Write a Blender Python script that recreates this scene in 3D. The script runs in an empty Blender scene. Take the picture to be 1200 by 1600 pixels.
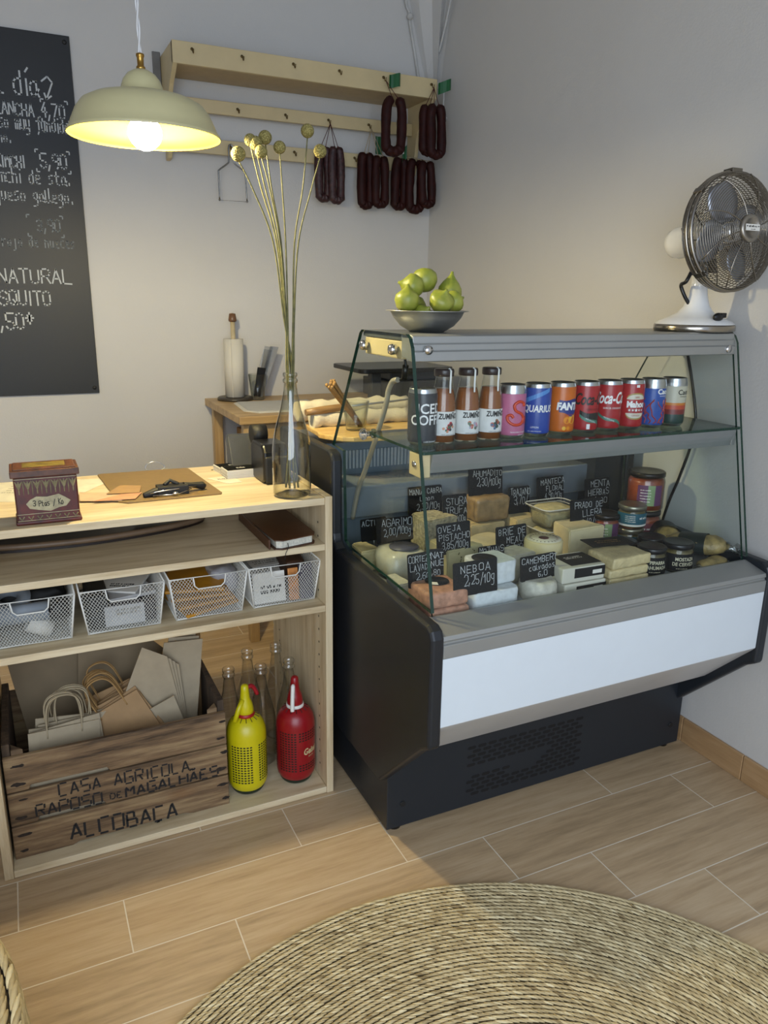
import bpy, bmesh, math, random
from mathutils import Vector, Matrix, Quaternion
from math import pi, sin, cos, radians
random.seed(7)
S = bpy.context.scene
COL = S.collection

# ---------------------------------------------------------------- camera, world, light, exposure
H = 1.25
def cam_basis(yaw, pitch, roll):
    cy, sy, cp, sp = cos(yaw), sin(yaw), cos(pitch), sin(pitch)
    f = Vector((sy*cp, cy*cp, sp)); r = Vector((cy, -sy, 0)); u = r.cross(f)
    cr, sr = cos(roll), sin(roll)
    return cr*r + sr*u, -sr*r + cr*u, f
cd = bpy.data.cameras.new('camera'); cam = bpy.data.objects.new('camera', cd); COL.objects.link(cam)
r_, u_, f_ = cam_basis(0.44838644, -0.27464622, 0.0151272)
m = Matrix((r_, u_, -f_)).transposed().to_4x4(); m.translation = (0, 0, H)
cam.matrix_world = m
cd.sensor_fit = 'VERTICAL'; cd.sensor_height = 36; cd.lens = 1192.06/1600*36; cd.clip_start = 0.02
S.camera = cam

W = bpy.data.worlds.new('world'); S.world = W; W.use_nodes = True
bg = W.node_tree.nodes['Background']; bg.inputs[0].default_value = (0.62, 0.74, 1.0, 1); bg.inputs[1].default_value = 0.72

def area(name, loc, target, sx, sy, power, col):
    l = bpy.data.lights.new(name, 'AREA'); l.shape = 'RECTANGLE'; l.size = sx; l.size_y = sy; l.energy = power; l.color = col
    o = bpy.data.objects.new(name, l); COL.objects.link(o); o.location = loc
    o.rotation_euler = (Vector(target)-Vector(loc)).to_track_quat('-Z', 'Y').to_euler(); return o
area('daylight_shopfront', (-0.35, -1.15, 1.25), (1.35, 1.35, 0.0), 2.0, 1.8, 39, (0.80, 0.90, 1.0))
BULB = 620.0
S.view_settings.view_transform = 'Standard'; S.view_settings.look = 'None'
S.view_settings.gamma = 1.0; S.view_settings.exposure = 0.5; S.view_settings.use_curve_mapping = False
S.cycles.use_denoising = True
S.cycles.max_bounces = 10; S.cycles.transparent_max_bounces = 24; S.cycles.transmission_bounces = 10
S.cycles.sample_clamp_indirect = 4.0; S.cycles.caustics_refractive = False; S.cycles.caustics_reflective = False

# ---------------------------------------------------------------- materials
def lin(c):
    if isinstance(c, str): c = [int(c[i:i+2], 16)/255 for i in (0, 2, 4)]
    return tuple((x/12.92 if x <= .04045 else ((x+.055)/1.055)**2.4) for x in c)
MC = {}
class NT:
    def __init__(s, name):
        s.m = bpy.data.materials.new(name); s.m.use_nodes = True; s.t = s.m.node_tree
        s.b = s.t.nodes['Principled BSDF']; s.out = s.t.nodes['Material Output']
    def n(s, typ, **k):
        x = s.t.nodes.new(typ)
        for a, v in k.items(): setattr(x, a, v)
        return x
    def l(s, a, b): s.t.links.new(a, b)
    def math(s, op, a, b=None, c=None):
        x = s.n('ShaderNodeMath', operation=op)
        for i, v in enumerate((a, b, c)):
            if v is None: continue
            if isinstance(v, (int, float)): x.inputs[i].default_value = v
            else: s.l(v, x.inputs[i])
        return x.outputs[0]
    def coord(s, scale=(1, 1, 1), rot=(0, 0, 0)):
        tc = s.n('ShaderNodeTexCoord'); mp = s.n('ShaderNodeMapping')
        mp.inputs['Scale'].default_value = scale; mp.inputs['Rotation'].default_value = rot
        s.l(tc.outputs['Object'], mp.inputs[0]); return mp.outputs[0]
    def noise(s, co, scale, detail=3, rough=.55):
        x = s.n('ShaderNodeTexNoise'); x.inputs['Scale'].default_value = scale
        x.inputs['Detail'].default_value = detail; x.inputs['Roughness'].default_value = rough
        s.l(co, x.inputs['Vector']); return x.outputs[0]
    def ramp(s, fac, stops):
        x = s.n('ShaderNodeValToRGB'); e = x.color_ramp.elements
        while len(e) < len(stops): e.new(.5)
        for q, (p, c) in zip(e, stops): q.position = p; q.color = (*lin(c), 1) if not (isinstance(c, tuple) and len(c) == 4) else c
        s.l(fac, x.inputs[0]); return x.outputs[0]
    def mix(s, fac, a, b, mode='MIX'):
        x = s.n('ShaderNodeMix', data_type='RGBA', blend_type=mode)
        if isinstance(fac, (int, float)): x.inputs[0].default_value = fac
        else: s.l(fac, x.inputs[0])
        for i, v in ((6, a), (7, b)):
            if isinstance(v, tuple): x.inputs[i].default_value = v if len(v) == 4 else (*v, 1)
            else: s.l(v, x.inputs[i])
        return x.outputs[2]
    def bump(s, h, strength=.3, dist=.002):
        x = s.n('ShaderNodeBump'); x.inputs['Strength'].default_value = strength; x.inputs['Distance'].default_value = dist
        s.l(h, x.inputs['Height']); s.l(x.outputs[0], s.b.inputs['Normal'])
    def set(s, **k):
        for a, v in k.items():
            i = s.b.inputs[a.replace('_', ' ')]
            if isinstance(v, (int, float)): i.default_value = v
            elif isinstance(v, tuple): i.default_value = (*v, 1) if len(v) == 3 else v
            else: s.l(v, i)
def M(name, col, rough=.5, metal=0, var=.12, ns=25, bump=0, bd=.001, bs=None, **k):
    if name in MC: return MC[name]
    t = NT(name); c = lin(col); co = t.coord()
    n1 = t.noise(co, ns)
    a = tuple(x*(1-var) for x in c); b = tuple(min(1, x*(1+var)) for x in c)
    rp = t.n('ShaderNodeValToRGB'); rp.color_ramp.elements[0].position = .3; rp.color_ramp.elements[1].position = .7
    rp.color_ramp.elements[0].color = (*a, 1); rp.color_ramp.elements[1].color = (*b, 1); t.l(n1, rp.inputs[0])
    t.set(Base_Color=rp.outputs[0], Roughness=rough, Metallic=metal)
    if bump: t.bump(t.noise(co, bs or ns*3, 4), bump, bd)
    for q, v in k.items(): t.set(**{q: v})
    MC[name] = t.m; return t.m
def wood(name, c1, c2, c3, axis='X', sc=1., rough=.55, knots=0, bump=.15):
    if name in MC: return MC[name]
    t = NT(name)
    s = {'X': (1.2, 14, 14), 'Y': (14, 1.2, 14), 'Z': (14, 14, 1.2)}[axis]
    co = t.coord(tuple(q*sc for q in s))
    n1 = t.noise(co, 2.2, 6, .6); n2 = t.noise(co, 9, 4, .7)
    f = t.math('ADD', t.math('MULTIPLY', n1, .72), t.math('MULTIPLY', n2, .28))
    c = t.ramp(f, [(.36, c1), (.5, c2), (.64, c3)])
    if knots:
        v = t.n('ShaderNodeTexVoronoi'); v.inputs['Scale'].default_value = knots
        s2 = {'X': (.5, 1.4, 1.4), 'Y': (1.4, .5, 1.4), 'Z': (1.4, 1.4, .5)}[axis]
        t.l(t.coord(s2), v.inputs['Vector'])
        k = t.ramp(v.outputs['Distance'], [(.02, (1, 1, 1, 1)), (.1, (0, 0, 0, 1))])
        c = t.mix(t.math('MULTIPLY', k, .75), c, lin('7A5330'))
    t.set(Base_Color=c, Roughness=rough); t.bump(f, bump, .002)
    MC[name] = t.m; return t.m
def thin_glass(name, tint, edge, rough=.02, refl=1.0, f0=.04, pw=2.5):
    if name in MC: return MC[name]
    t = NT(name); tr = t.n('ShaderNodeBsdfTransparent'); gl = t.n('ShaderNodeBsdfGlossy'); gl.inputs['Roughness'].default_value = rough
    lw = t.n('ShaderNodeLayerWeight'); lw.inputs[0].default_value = .5
    c = t.mix(t.math('POWER', lw.outputs['Facing'], pw), (*tint, 1), (*edge, 1)); t.l(c, tr.inputs[0])
    sch = t.math('ADD', f0, t.math('MULTIPLY', t.math('POWER', lw.outputs['Facing'], 5.0), 1-f0))
    mx = t.n('ShaderNodeMixShader'); t.l(t.math('MINIMUM', t.math('MULTIPLY', sch, refl), 1.0), mx.inputs[0])
    t.l(tr.outputs[0], mx.inputs[1]); t.l(gl.outputs[0], mx.inputs[2]); t.l(mx.outputs[0], t.out.inputs[0])
    MC[name] = t.m; return t.m
def solid_glass(name, col, rough=0.0):
    if name in MC: return MC[name]
    t = NT(name); t.set(Base_Color=col, Roughness=rough, IOR=1.48, Transmission_Weight=1.0); MC[name] = t.m; return t.m

# floor tiles: wood look planks .606 x .1505, each row shifted by a third
def floor_mat():
    t = NT('plank_tiles'); tc = t.n('ShaderNodeTexCoord'); sp = t.n('ShaderNodeSeparateXYZ'); t.l(tc.outputs['Object'], sp.inputs[0])
    X, Y = sp.outputs[0], sp.outputs[1]
    v = t.math('DIVIDE', t.math('SUBTRACT', Y, .846), .1503); row = t.math('FLOOR', v); fv = t.math('FRACT', v)
    u = t.math('DIVIDE', t.math('ADD', t.math('SUBTRACT', X, .096-.606*4), t.math('MULTIPLY', row, .2035)), .606)
    cu = t.math('FLOOR', u); fu = t.math('FRACT', u)
    gv = t.math('MINIMUM', fv, t.math('SUBTRACT', 1.0, fv)); gu = t.math('MINIMUM', fu, t.math('SUBTRACT', 1.0, fu))
    g = t.math('MINIMUM', t.math('MULTIPLY', gv, .1503), t.math('MULTIPLY', gu, .606))
    grout = t.math('LESS_THAN', g, .0013)
    cb = t.n('ShaderNodeCombineXYZ'); t.l(cu, cb.inputs[0]); t.l(row, cb.inputs[1])
    wn = t.n('ShaderNodeTexWhiteNoise', noise_dimensions='2D'); t.l(cb.outputs[0], wn.inputs[0])
    # grain, offset per tile
    c2 = t.n('ShaderNodeCombineXYZ'); t.l(t.math('MULTIPLY', X, 2.2), c2.inputs[0]); t.l(t.math('MULTIPLY', Y, 26), c2.inputs[1]); t.l(t.math('MULTIPLY', wn.outputs[0], 40), c2.inputs[2])
    n1 = t.noise(c2.outputs[0], 1.6, 6, .62); n2 = t.noise(c2.outputs[0], 6, 5, .7)
    f = t.math('ADD', t.math('MULTIPLY', n1, .6), t.math('ADD', t.math('MULTIPLY', n2, .3), t.math('MULTIPLY', wn.outputs[0], .10)))
    c = t.ramp(f, [(.34, '9F8869'), (.5, 'B99F7D'), (.68, 'C9B291')])
    c = t.mix(grout, c, lin('DDD2BE'))
    t.set(Base_Color=c, Roughness=t.math('ADD', t.math('MULTIPLY', grout, .3), t.math('ADD', t.math('MULTIPLY', n2, .2), .36)))
    t.bump(t.math('SUBTRACT', t.math('MULTIPLY', f, .25), t.math('MULTIPLY', grout, 1.0)), .5, .0012)
    return t.m
def wall_mat():
    t = NT('plaster'); co = t.coord()
    n = t.noise(co, 1.3, 4); n2 = t.noise(co, 160, 4, .6); n3 = t.noise(co, 6, 3)
    t.set(Base_Color=t.ramp(n, [(.3, 'C4C2BE'), (.7, 'CBC9C5')]), Roughness=.85)
    t.bump(t.math('ADD', t.math('MULTIPLY', n2, .5), t.math('MULTIPLY', n3, 2.0)), .35, .003)
    return t.m
PLASTER = wall_mat(); FLOOR = floor_mat()

# ---------------------------------------------------------------- mesh builder
class MB:
    def __init__(s): s.b = bmesh.new(); s.cl = None
    def vs(s, pts): return [s.b.verts.new(p) for p in pts]
    def face(s, vs, mi=0, smooth=False):
        try: f = s.b.faces.new(vs)
        except ValueError: return None
        f.material_index = mi; f.smooth = smooth; return f
    def box(s, x0, x1, y0, y1, z0, z1, mi=0, M=None):
        p = [Vector((x, y, z)) for x in (x0, x1) for y in (y0, y1) for z in (z0, z1)]
        if M is not None: p = [M @ q for q in p]
        v = s.vs(p)
        for q in ((0, 1, 3, 2), (4, 6, 7, 5), (0, 4, 5, 1), (2, 3, 7, 6), (0, 2, 6, 4), (1, 5, 7, 3)): s.face([v[i] for i in q], mi)
        return s
    def prism(s, poly, axis, a, b, mi=0, mis=None, M=None):
        # poly: 2-D points; axis 'X': (y,z), 'Y': (x,z), 'Z': (x,y)
        def P(p, t):
            q = {'X': (t, p[0], p[1]), 'Y': (p[0], t, p[1]), 'Z': (p[0], p[1], t)}[axis]
            return M @ Vector(q) if M is not None else q
        A = s.vs([P(p, a) for p in poly]); B = s.vs([P(p, b) for p in poly]); n = len(poly)
        s.face(A[::-1], mi); s.face(B, mi)
        for i in range(n): s.face([A[i], A[(i+1) % n], B[(i+1) % n], B[i]], mi if mis is None else mis)
        return s
    def lathe(s, prof, n=32, c=(0, 0, 0), mis=None, M=None, smooth=True, cap=True, sx=1, sy=1):
        c = Vector(c); rings = []
        for r, z in prof:
            if r < 1e-6: p = [Vector((0, 0, z))]
            else: p = [Vector((r*sx*cos(2*pi*i/n), r*sy*sin(2*pi*i/n), z)) for i in range(n)]
            p = [(M @ q if M is not None else q)+c for q in p]; rings.append(s.vs(p))
        for k in range(len(rings)-1):
            a, b = rings[k], rings[k+1]; mi = mis[k] if mis else 0
            for i in range(n):
                j = (i+1) % n
                if len(a) == 1 and len(b) == 1: continue
                if len(a) == 1: s.face([a[0], b[j], b[i]], mi, smooth)
                elif len(b) == 1: s.face([a[i], a[j], b[0]], mi, smooth)
                else: s.face([a[i], a[j], b[j], b[i]], mi, smooth)
        if cap:
            if len(rings[0]) > 1: s.face(rings[0][::-1], mis[0] if mis else 0)
            if len(rings[-1]) > 1: s.face(rings[-1], mis[-1] if mis else 0)
        return s
    def tube(s, pts, r, n=8, mi=0, closed=False, cap=True, up=None):
        pts = [Vector(p) for p in pts]; N = len(pts)
        rr = r if isinstance(r, (list, tuple)) else [r]*N
        rings = []; prev = None
        for i, p in enumerate(pts):
            if closed: t = pts[(i+1) % N]-pts[i-1]
            else: t = pts[min(i+1, N-1)]-pts[max(i-1, 0)]
            if t.length < 1e-9: t = Vector((0, 0, 1))
            t.normalize()
            if prev is None:
                a = Vector((0, 0, 1)) if abs(t.z) < .9 else Vector((1, 0, 0)); x = t.cross(a).normalized()
            else:
                x = prev - t*prev.dot(t)
                x = x.normalized() if x.length > 1e-6 else t.orthogonal().normalized()
            prev = x; y = t.cross(x)
            rings.append(s.vs([p + rr[i]*(cos(2*pi*k/n)*x + sin(2*pi*k/n)*y) for k in range(n)]))
        for i in range(N if closed else N-1):
            a, b = rings[i], rings[(i+1) % N]
            for k in range(n): s.face([a[k], a[(k+1) % n], b[(k+1) % n], b[k]], mi, n > 4)
        if cap and not closed: s.face(rings[0][::-1], mi); s.face(rings[-1], mi)
        return s
    def cyl(s, p0, p1, r, r1=None, n=20, mi=0): return s.tube([p0, p1], [r, r if r1 is None else r1], n, mi)
    def ball(s, c, r, n=14, mi=0, sq=(1, 1, 1), M=None):
        k = n//2; prof = [(r*sin(pi*i/k) if 0 < i < k else 0, -r*cos(pi*i/k)) for i in range(k+1)]
        M2 = Matrix.Diagonal((*sq, 1)); M2 = (M @ M2) if M is not None else M2
        return s.lathe(prof, n, c, [mi]*k, M2)
    def quad(s, a, b, c, d, mi=0): s.face(s.vs([a, b, c, d]), mi); return s
    def noisy(s, amp, scale=20, seed=0):
        from mathutils import noise
        for v in s.b.verts:
            o = Vector((seed*3.1, seed*1.7, seed))
            v.co += Vector([noise.noise(v.co*scale+o+Vector((k*7, 0, 0))) for k in range(3)])*amp
        return s
    def build(s, name, mats, parent=None, origin=None, local=False, bevel=0, seg=2, sub=0, M=None, solid=0):
        if M is not None: s.b.transform(M)
        o_ = Vector((0, 0, 0))
        if parent is not None and not local: o_ = ORG[parent.name]
        if origin is not None: o_ = Vector(origin)
        if not local: s.b.transform(Matrix.Translation(-o_))
        bmesh.ops.recalc_face_normals(s.b, faces=s.b.faces)
        me = bpy.data.meshes.new(name); s.b.to_mesh(me); s.b.free()
        if not isinstance(mats, (list, tuple)): mats = [mats]
        for x in mats: me.materials.append(x)
        o = bpy.data.objects.new(name, me); COL.objects.link(o)
        if parent is not None: o.parent = parent; ORG[o.name] = ORG[parent.name]
        else: o.location = o_; ORG[o.name] = o_
        if bevel:
            b = o.modifiers.new('bevel', 'BEVEL'); b.width = bevel; b.segments = seg; b.limit_method = 'ANGLE'; b.angle_limit = radians(40)
            b.harden_normals = False
        if sub:
            q = o.modifiers.new('sub', 'SUBSURF'); q.levels = sub; q.render_levels = sub
        if solid:
            q = o.modifiers.new('solid', 'SOLIDIFY'); q.thickness = solid; q.offset = 0
        return o
ORG = {}
def tag(o, label, cat, group=None):
    o['label'] = label; o['category'] = cat
    if group: o['group'] = group
    return o
def thing(name, label, cat, loc=(0, 0, 0), rz=0, group=None, rot=None):
    o = bpy.data.objects.new(name, None); o.empty_display_size = .02; COL.objects.link(o); o.location = loc
    o.rotation_euler = rot if rot else (0, 0, rz); ORG[o.name] = Vector(loc); return tag(o, label, cat, group)
def struct(o): o['kind'] = 'structure'; return o
def copy_tree(root, loc=None, label=None, rz=None):
    r = root.copy(); COL.objects.link(r); ORG[r.name] = Vector(loc if loc is not None else root.location)
    if loc is not None: r.location = loc
    if rz is not None: r.rotation_euler[2] = rz
    if label: r['label'] = label
    for ch in list(root.children):
        c = ch.copy(); COL.objects.link(c); c.parent = r
        for g in list(ch.children):
            d = g.copy(); COL.objects.link(d); d.parent = c
    return r
def ribbon(o):
    return o

# single stroke lettering (x 0-4, y 0-6; a,b = below the line)
GL = {'A': '00 26 40|12 32', 'B': '00 06 26 35 34 23 03|23 32 31 20 00', 'C': '45 36 16 05 01 10 30 41', 'D': '00 06 26 44 42 20 00',
 'E': '40 00 06 46|03 33', 'F': '00 06 46|03 33', 'G': '45 36 16 05 01 10 30 41 43 23', 'H': '00 06|40 46|03 43', 'I': '20 26', 'J': '16 46|36 31 20 10 01',
 'K': '00 06|46 03 40', 'L': '06 00 40', 'M': '00 06 23 46 40', 'N': '00 06 40 46', 'O': '10 01 05 16 36 45 41 30 10', 'P': '00 06 36 45 44 33 03',
 'Q': '10 01 05 16 36 45 41 30 10|22 40', 'R': '00 06 36 45 44 33 03|23 40', 'S': '45 36 16 05 04 13 33 42 41 30 10 01', 'T': '06 46|26 20',
 'U': '06 01 10 30 41 46', 'V': '06 20 46', 'W': '06 10 24 30 46', 'X': '00 46|06 40', 'Y': '06 23 46|23 20', 'Z': '06 46 00 40',
 'Ñ': '00 06 40 46|07 18 27 38', 'Ã': '00 26 40|12 32|07 18 27 38', '0': '10 01 05 16 36 45 41 30 10', '1': '04 26 20', '2': '05 16 36 45 43 00 40',
 '3': '05 16 36 45 44 33 13|33 42 41 30 10 01', '4': '36 02 42|34 30', '5': '46 06 03 33 42 41 30 10 01', '6': '46 26 04 01 10 30 41 42 33 03',
 '7': '06 46 10', '8': '13 04 05 16 36 45 44 33 13 02 01 10 30 41 42 33', '9': '43 13 04 05 16 36 45 41 30', '/': '0a 47', ',': '21 1a', '.': '20 21',
 '*': '04 44|25 23|15 33|35 13|26 22', '[': '16 06 04', ']': '26 46 44', '{': '04 06 16', '-': '03 33',
 'a': '34 14 03 01 10 20 42|34 31 40', 'b': '06 00 20 31 33 24 03', 'c': '34 14 03 01 10 30', 'd': '36 30 10 01 03 14 34', 'e': '02 32 33 24 14 03 01 10 30',
 'f': '46 36 25 20 1a|04 34', 'g': '34 14 03 02 11 31|34 3a 2b 0b', 'h': '06 00|03 24 33 30', 'i': '24 20|26 26.', 'í': '24 20|26 37', 'j': '24 2b 0b', 'k': '06 00|34 02 30',
 'l': '16 11 20 30', 'm': '00 04|03 14 23 20|23 34 43 40', 'n': '00 04|03 24 33 30', 'o': '10 01 03 14 24 33 31 20 10', 'p': '04 0b|03 24 33 31 20 01',
 'q': '34 3b|34 14 03 01 10 31', 'r': '00 04|02 14 34', 's': '34 14 03 12 22 31 20 00', 't': '16 11 20 30|04 34', 'u': '04 01 10 30|34 30',
 'v': '04 10 34', 'w': '04 10 22 30 44', 'x': '00 34|04 30', 'y': '04 01 10 31|34 3a 2b 0b', 'z': '04 34 00 30', "'": '26 24', '+': '03 43|25 21'}
GS = dict(GL); GS.update({'C': '46 06 00 40', 'O': '06 46 40 00 06', 'S': '46 06 03 43 40 00', 'G': '46 06 00 40 43 23', 'B': '00 06 36 33 03|33 43 40 00', 'R': '00 06 46 43 03|23 40', 'P': '00 06 46 43 03', 'D': '00 06 36 44 42 30 00', 'Ç': '46 06 00 40|20 1a', 'U': '06 00 40 46', 'Q': GL['Q']})
def gl_pts(s):
    out = []
    for st in s.split('|'):
        p = []
        for q in st.split():
            y = {'a': -1.3, 'b': -2.2}.get(q[1], None)
            p.append((float(q[0]), float(q[1]) if y is None else y))
        if len(p) == 2 and p[0] == p[1]: p[1] = (p[1][0]+.35, p[1][1])
        out.append(p)
    return out
def write(mb, text, x0, z0, h, w, F, mi=0, adv=5.4, ws=.85, jit=.12, slope=0, right=False, stencil=False):
    """strokes of width w, cap height h, laid along F(u, v) -> Vector"""
    k = h/6
    cw = [adv*k*ws*(.55 if q in ",.'ilíI1" else 1) for q in text]
    if right: x0 = x0-sum(cw)+1.2*k*ws
    X0 = x0; nx = x0
    for i, ch in enumerate(text):
        ox = nx-(1.1*k*ws if ch in ",.'ilíI1" else 0); nx += cw[i]
        if ch == ' ' or ch not in GS: continue
        oz = z0+slope*(ox-x0)
        dy = random.uniform(-jit, jit)*k*2; sc = 1+random.uniform(-jit, jit)*.6
        for st in gl_pts((GS if stencil else GL)[ch]):
            P = [Vector((ox+(x+random.uniform(-jit, jit))*k*ws*sc, oz+dy+(y+random.uniform(-jit, jit))*k*sc)) for x, y in st]
            for a, b in zip(P, P[1:]):
                d = b-a
                if d.length < 1e-7: continue
                d.normalize(); q = Vector((-d.y, d.x))*w/2
                if stencil: a2, b2 = (a+d*w*.12, b-d*w*.75) if (b-a).length > k*2.5 else (a, b)
                else: a2, b2 = a-d*w*.45, b+d*w*.45
                mb.quad(F(*(a2-q)), F(*(b2-q)), F(*(b2+q)), F(*(a2+q)), mi)
    return mb
_tc = {}
def txt(mb, s, size, F, mi=0, bold=0, shear=0, align='CENTER', wscale=1, cut=.003):
    cu = bpy.data.curves.new('t', 'FONT'); cu.body = s; cu.size = size; cu.align_x = align; cu.shear = shear; cu.offset = bold; cu.resolution_u = 3
    o = bpy.data.objects.new('t', cu); COL.objects.link(o); dg = bpy.context.evaluated_depsgraph_get()
    me = bpy.data.meshes.new_from_object(o.evaluated_get(dg)); b2 = bmesh.new(); b2.from_mesh(me)
    if cut and b2.verts:
        xs = [v.co.x for v in b2.verts]; x = min(xs)+cut
        while x < max(xs):
            bmesh.ops.bisect_plane(b2, geom=b2.verts[:]+b2.edges[:]+b2.faces[:], plane_co=(x, 0, 0), plane_no=(1, 0, 0)); x += cut
    mp = {v: mb.b.verts.new(F(v.co.x*wscale, v.co.y)) for v in b2.verts}
    for f in b2.faces: mb.face([mp[v] for v in f.verts], mi)
    b2.free(); bpy.data.objects.remove(o); bpy.data.curves.remove(cu); bpy.data.meshes.remove(me); return mb
def Fcyl(c, R, phi, z0=0):
    def F(u, v):
        a = phi+u/R; return Vector((c[0]+R*sin(a), c[1]-R*cos(a), c[2]+z0+v))
    return F
def Fy(y, x0=0, z0=0): return lambda u, v: Vector((x0+u, y, z0+v))
def Fz(z, x0=0, y0=0, rz=0): return lambda u, v: Vector((x0+u*cos(rz)-v*sin(rz), y0+u*sin(rz)+v*cos(rz), z))
def patch(mb, c, R, phi, w, z0, z1, mi=0, n=8, dr=.0003):
    F = Fcyl(c, R+dr, phi)
    for i in range(n):
        a, b = -w/2+w*i/n, -w/2+w*(i+1)/n; mb.quad(F(a, z0), F(b, z0), F(b, z1), F(a, z1), mi)
    return mb
def arc(cx, cy, r, a0, a1, n): return [(cx+r*cos(a0+(a1-a0)*i/n), cy+r*sin(a0+(a1-a0)*i/n)) for i in range(n+1)]
def rrect(x0, x1, y0, y1, r, n=5):
    return arc(x1-r, y1-r, r, 0, pi/2, n)+arc(x0+r, y1-r, r, pi/2, pi, n)+arc(x0+r, y0+r, r, pi, 1.5*pi, n)+arc(x1-r, y0+r, r, 1.5*pi, 2*pi, n)
def disc(mb, c, r, F, mi=0, n=20): mb.face(mb.vs([F(c[0]+r*cos(2*pi*i/n), c[1]+r*sin(2*pi*i/n)) for i in range(n)]), mi); return mb
def spline(P, n=8):
    P = [Vector(p) for p in P]; out = []
    for i in range(len(P)-1):
        a = P[max(i-1, 0)]; b = P[i]; c = P[i+1]; d = P[min(i+2, len(P)-1)]
        for k in range(n):
            t = k/n
            out.append(.5*((2*b)+(c-a)*t+(2*a-5*b+4*c-d)*t*t+(3*b-a-3*c+d)*t**3))
    out.append(P[-1]); return out

def bars(mb, F, x0, x1, zs, h, mi=0, seed=1):
    """rows of letter-like dashes for print too small to read"""
    rnd = random.Random(seed)
    for z in zs:
        x = x0+rnd.uniform(0, (x1-x0)*.06)
        while x < x1:
            w = h*rnd.uniform(.35, .8); hh = h*rnd.choice((.75, 1, 1))
            mb.quad(F(x, z-h/2), F(x+w, z-h/2), F(x+w, z-h/2+hh), F(x, z-h/2+hh), mi); x += w+h*rnd.choice((.18, .18, .2, .6))
    return mb

# ---------------------------------------------------------------- materials used
PINE = wood('pine_x', 'B9A27C', 'D2BF9B', 'DFCFAE', 'X', 1, .5, knots=5)
PINEZ = wood('pine_z', 'B9A27C', 'D2BF9B', 'DFCFAE', 'Z', 1, .5, knots=5)
TABLEW = wood('bamboo_x', 'A08055', 'B39465', 'C2A578', 'X', 1.2, .4)
BOARDW = wood('bamboo_board', 'C79D5A', 'D9B36E', 'E5C683', 'X', 1.6, .4)
CRATEW = wood('weathered_x', '3C2D1E', '7A6145', 'A48C66', 'X', .9, .8, knots=4, bump=.6)
CRATED = wood('weathered_dark', '2E241B', '4B3C2D', '63513D', 'Z', 1, .85, bump=.5)
CREAM = M('cream_paint', 'C9B78C', .45, 0, .05, 12)
STEEL = M('brushed_steel', 'B9BBBD', .28, 1, .06, 30)
CHROME = M('chrome', 'D6D6D6', .12, 1, .03)
ALU = M('satin_aluminium', '9C9E9C', .42, .55, .03, 8)
ALUL = M('light_aluminium', 'CBCBCA', .4, .3, .03, 8)
ANTH = M('anthracite_steel', '1F2227', .42, .1, .06, 8)
ANTHL = M('anthracite_face', '22272D', .4, .1, .05, 8)
BLACK = M('black_plastic', '0E0E10', .3, 0, .1)
BLACKM = M('black_matt', '141414', .6, 0, .15)
WHITEP = M('white_laminate', 'D2DAE0', .3, 0, .01)
WHITE = M('white_paint', 'E4E2DC', .35, 0, .03)
ENAMEL = M('white_enamel', 'E6E6E4', .12, 0, .02)
CHALK = M('chalk', 'B9BDBE', .9, 0, .25, 300)
CHALKD = M('chalk_faint', '8A9093', .9, 0, .35, 300)
SLATE = M('blackboard_black', '0A0C0E', .5, 0, .15, 6)
CARD = M('black_card', '0D0E11', .6, 0, .15, 20, Specular_IOR_Level=.25)
PAPER = M('white_paper', 'DAD7CE', .7, 0, .03)
KRAFT = M('kraft_paper', '9C7C55', .75, 0, .08, 30, .1)
KRAFTP = M('pale_kraft_paper', 'A3947A', .75, 0, .08, 25, .1)
KRAFTB = M('grey_kraft_paper', '85745A', .75, 0, .08, 15, .1)
BRASS = M('brass', 'B08A45', .3, 1, .05)
GREENEDGE = M('glass_green_edge', '143328', .15, 0, .2, 60)
PANE = thin_glass('pane_glass', (.965, .98, .974), (.86, .92, .90), .01, .4)
CLEARG = thin_glass('thin_clear_glass', (.97, .98, .97), (.5, .55, .53), .03, 1.3)
BOTTLEG = thin_glass('bottle_glass', (.985, .99, .985), (.26, .28, .27), .03, 2.4, pw=2.2)
VASEG = thin_glass('vase_glass', (.95, .955, .90), (.10, .11, .06), .02, 2.8, pw=1.6)
CLEARP = thin_glass('clear_plastic', (.88, .89, .89), (.6, .62, .61), .15, 2.5, f0=.08, pw=1.5)

# ---------------------------------------------------------------- room
XR, YB, XL, YF, ZC = 1.67, 3.07, -1.7, -1.5, 3.1
mb = MB(); mb.box(XL-.2, XR+.2, YF, YB+.2, -.1, 0); struct(mb.build('floor', FLOOR))
mb = MB(); mb.box(XL-.2, XR+.2, YB, YB+.2, 0, ZC); struct(mb.build('wall_back', PLASTER))
mb = MB(); mb.box(XR, XR+.2, YF, YB, 0, ZC); struct(mb.build('wall_right', PLASTER))
mb = MB(); mb.box(XL-.2, XL, YF, YB, 0, ZC); struct(mb.build('wall_left', PLASTER))
mb = MB(); mb.box(XL-.2, XR+.2, YF, YB+.2, ZC, ZC+.1); struct(mb.build('ceiling', PLASTER))
SKIRT = wood('skirt_tile', '9C7A55', 'AC8A62', 'B99872', 'Y', 1, .4)
mb = MB()
y = YF
for a, b in ((YF, -.6), (-.6, .0), (.0, .604), (.604, 1.2), (1.2, 1.41), (1.41, 2.01), (2.01, 2.61), (2.61, YB)):
    mb.box(XR-.009, XR, a+.001, b-.001, 0, .076)
struct(mb.build('baseboard_right', SKIRT, bevel=.0015, seg=1))
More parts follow.
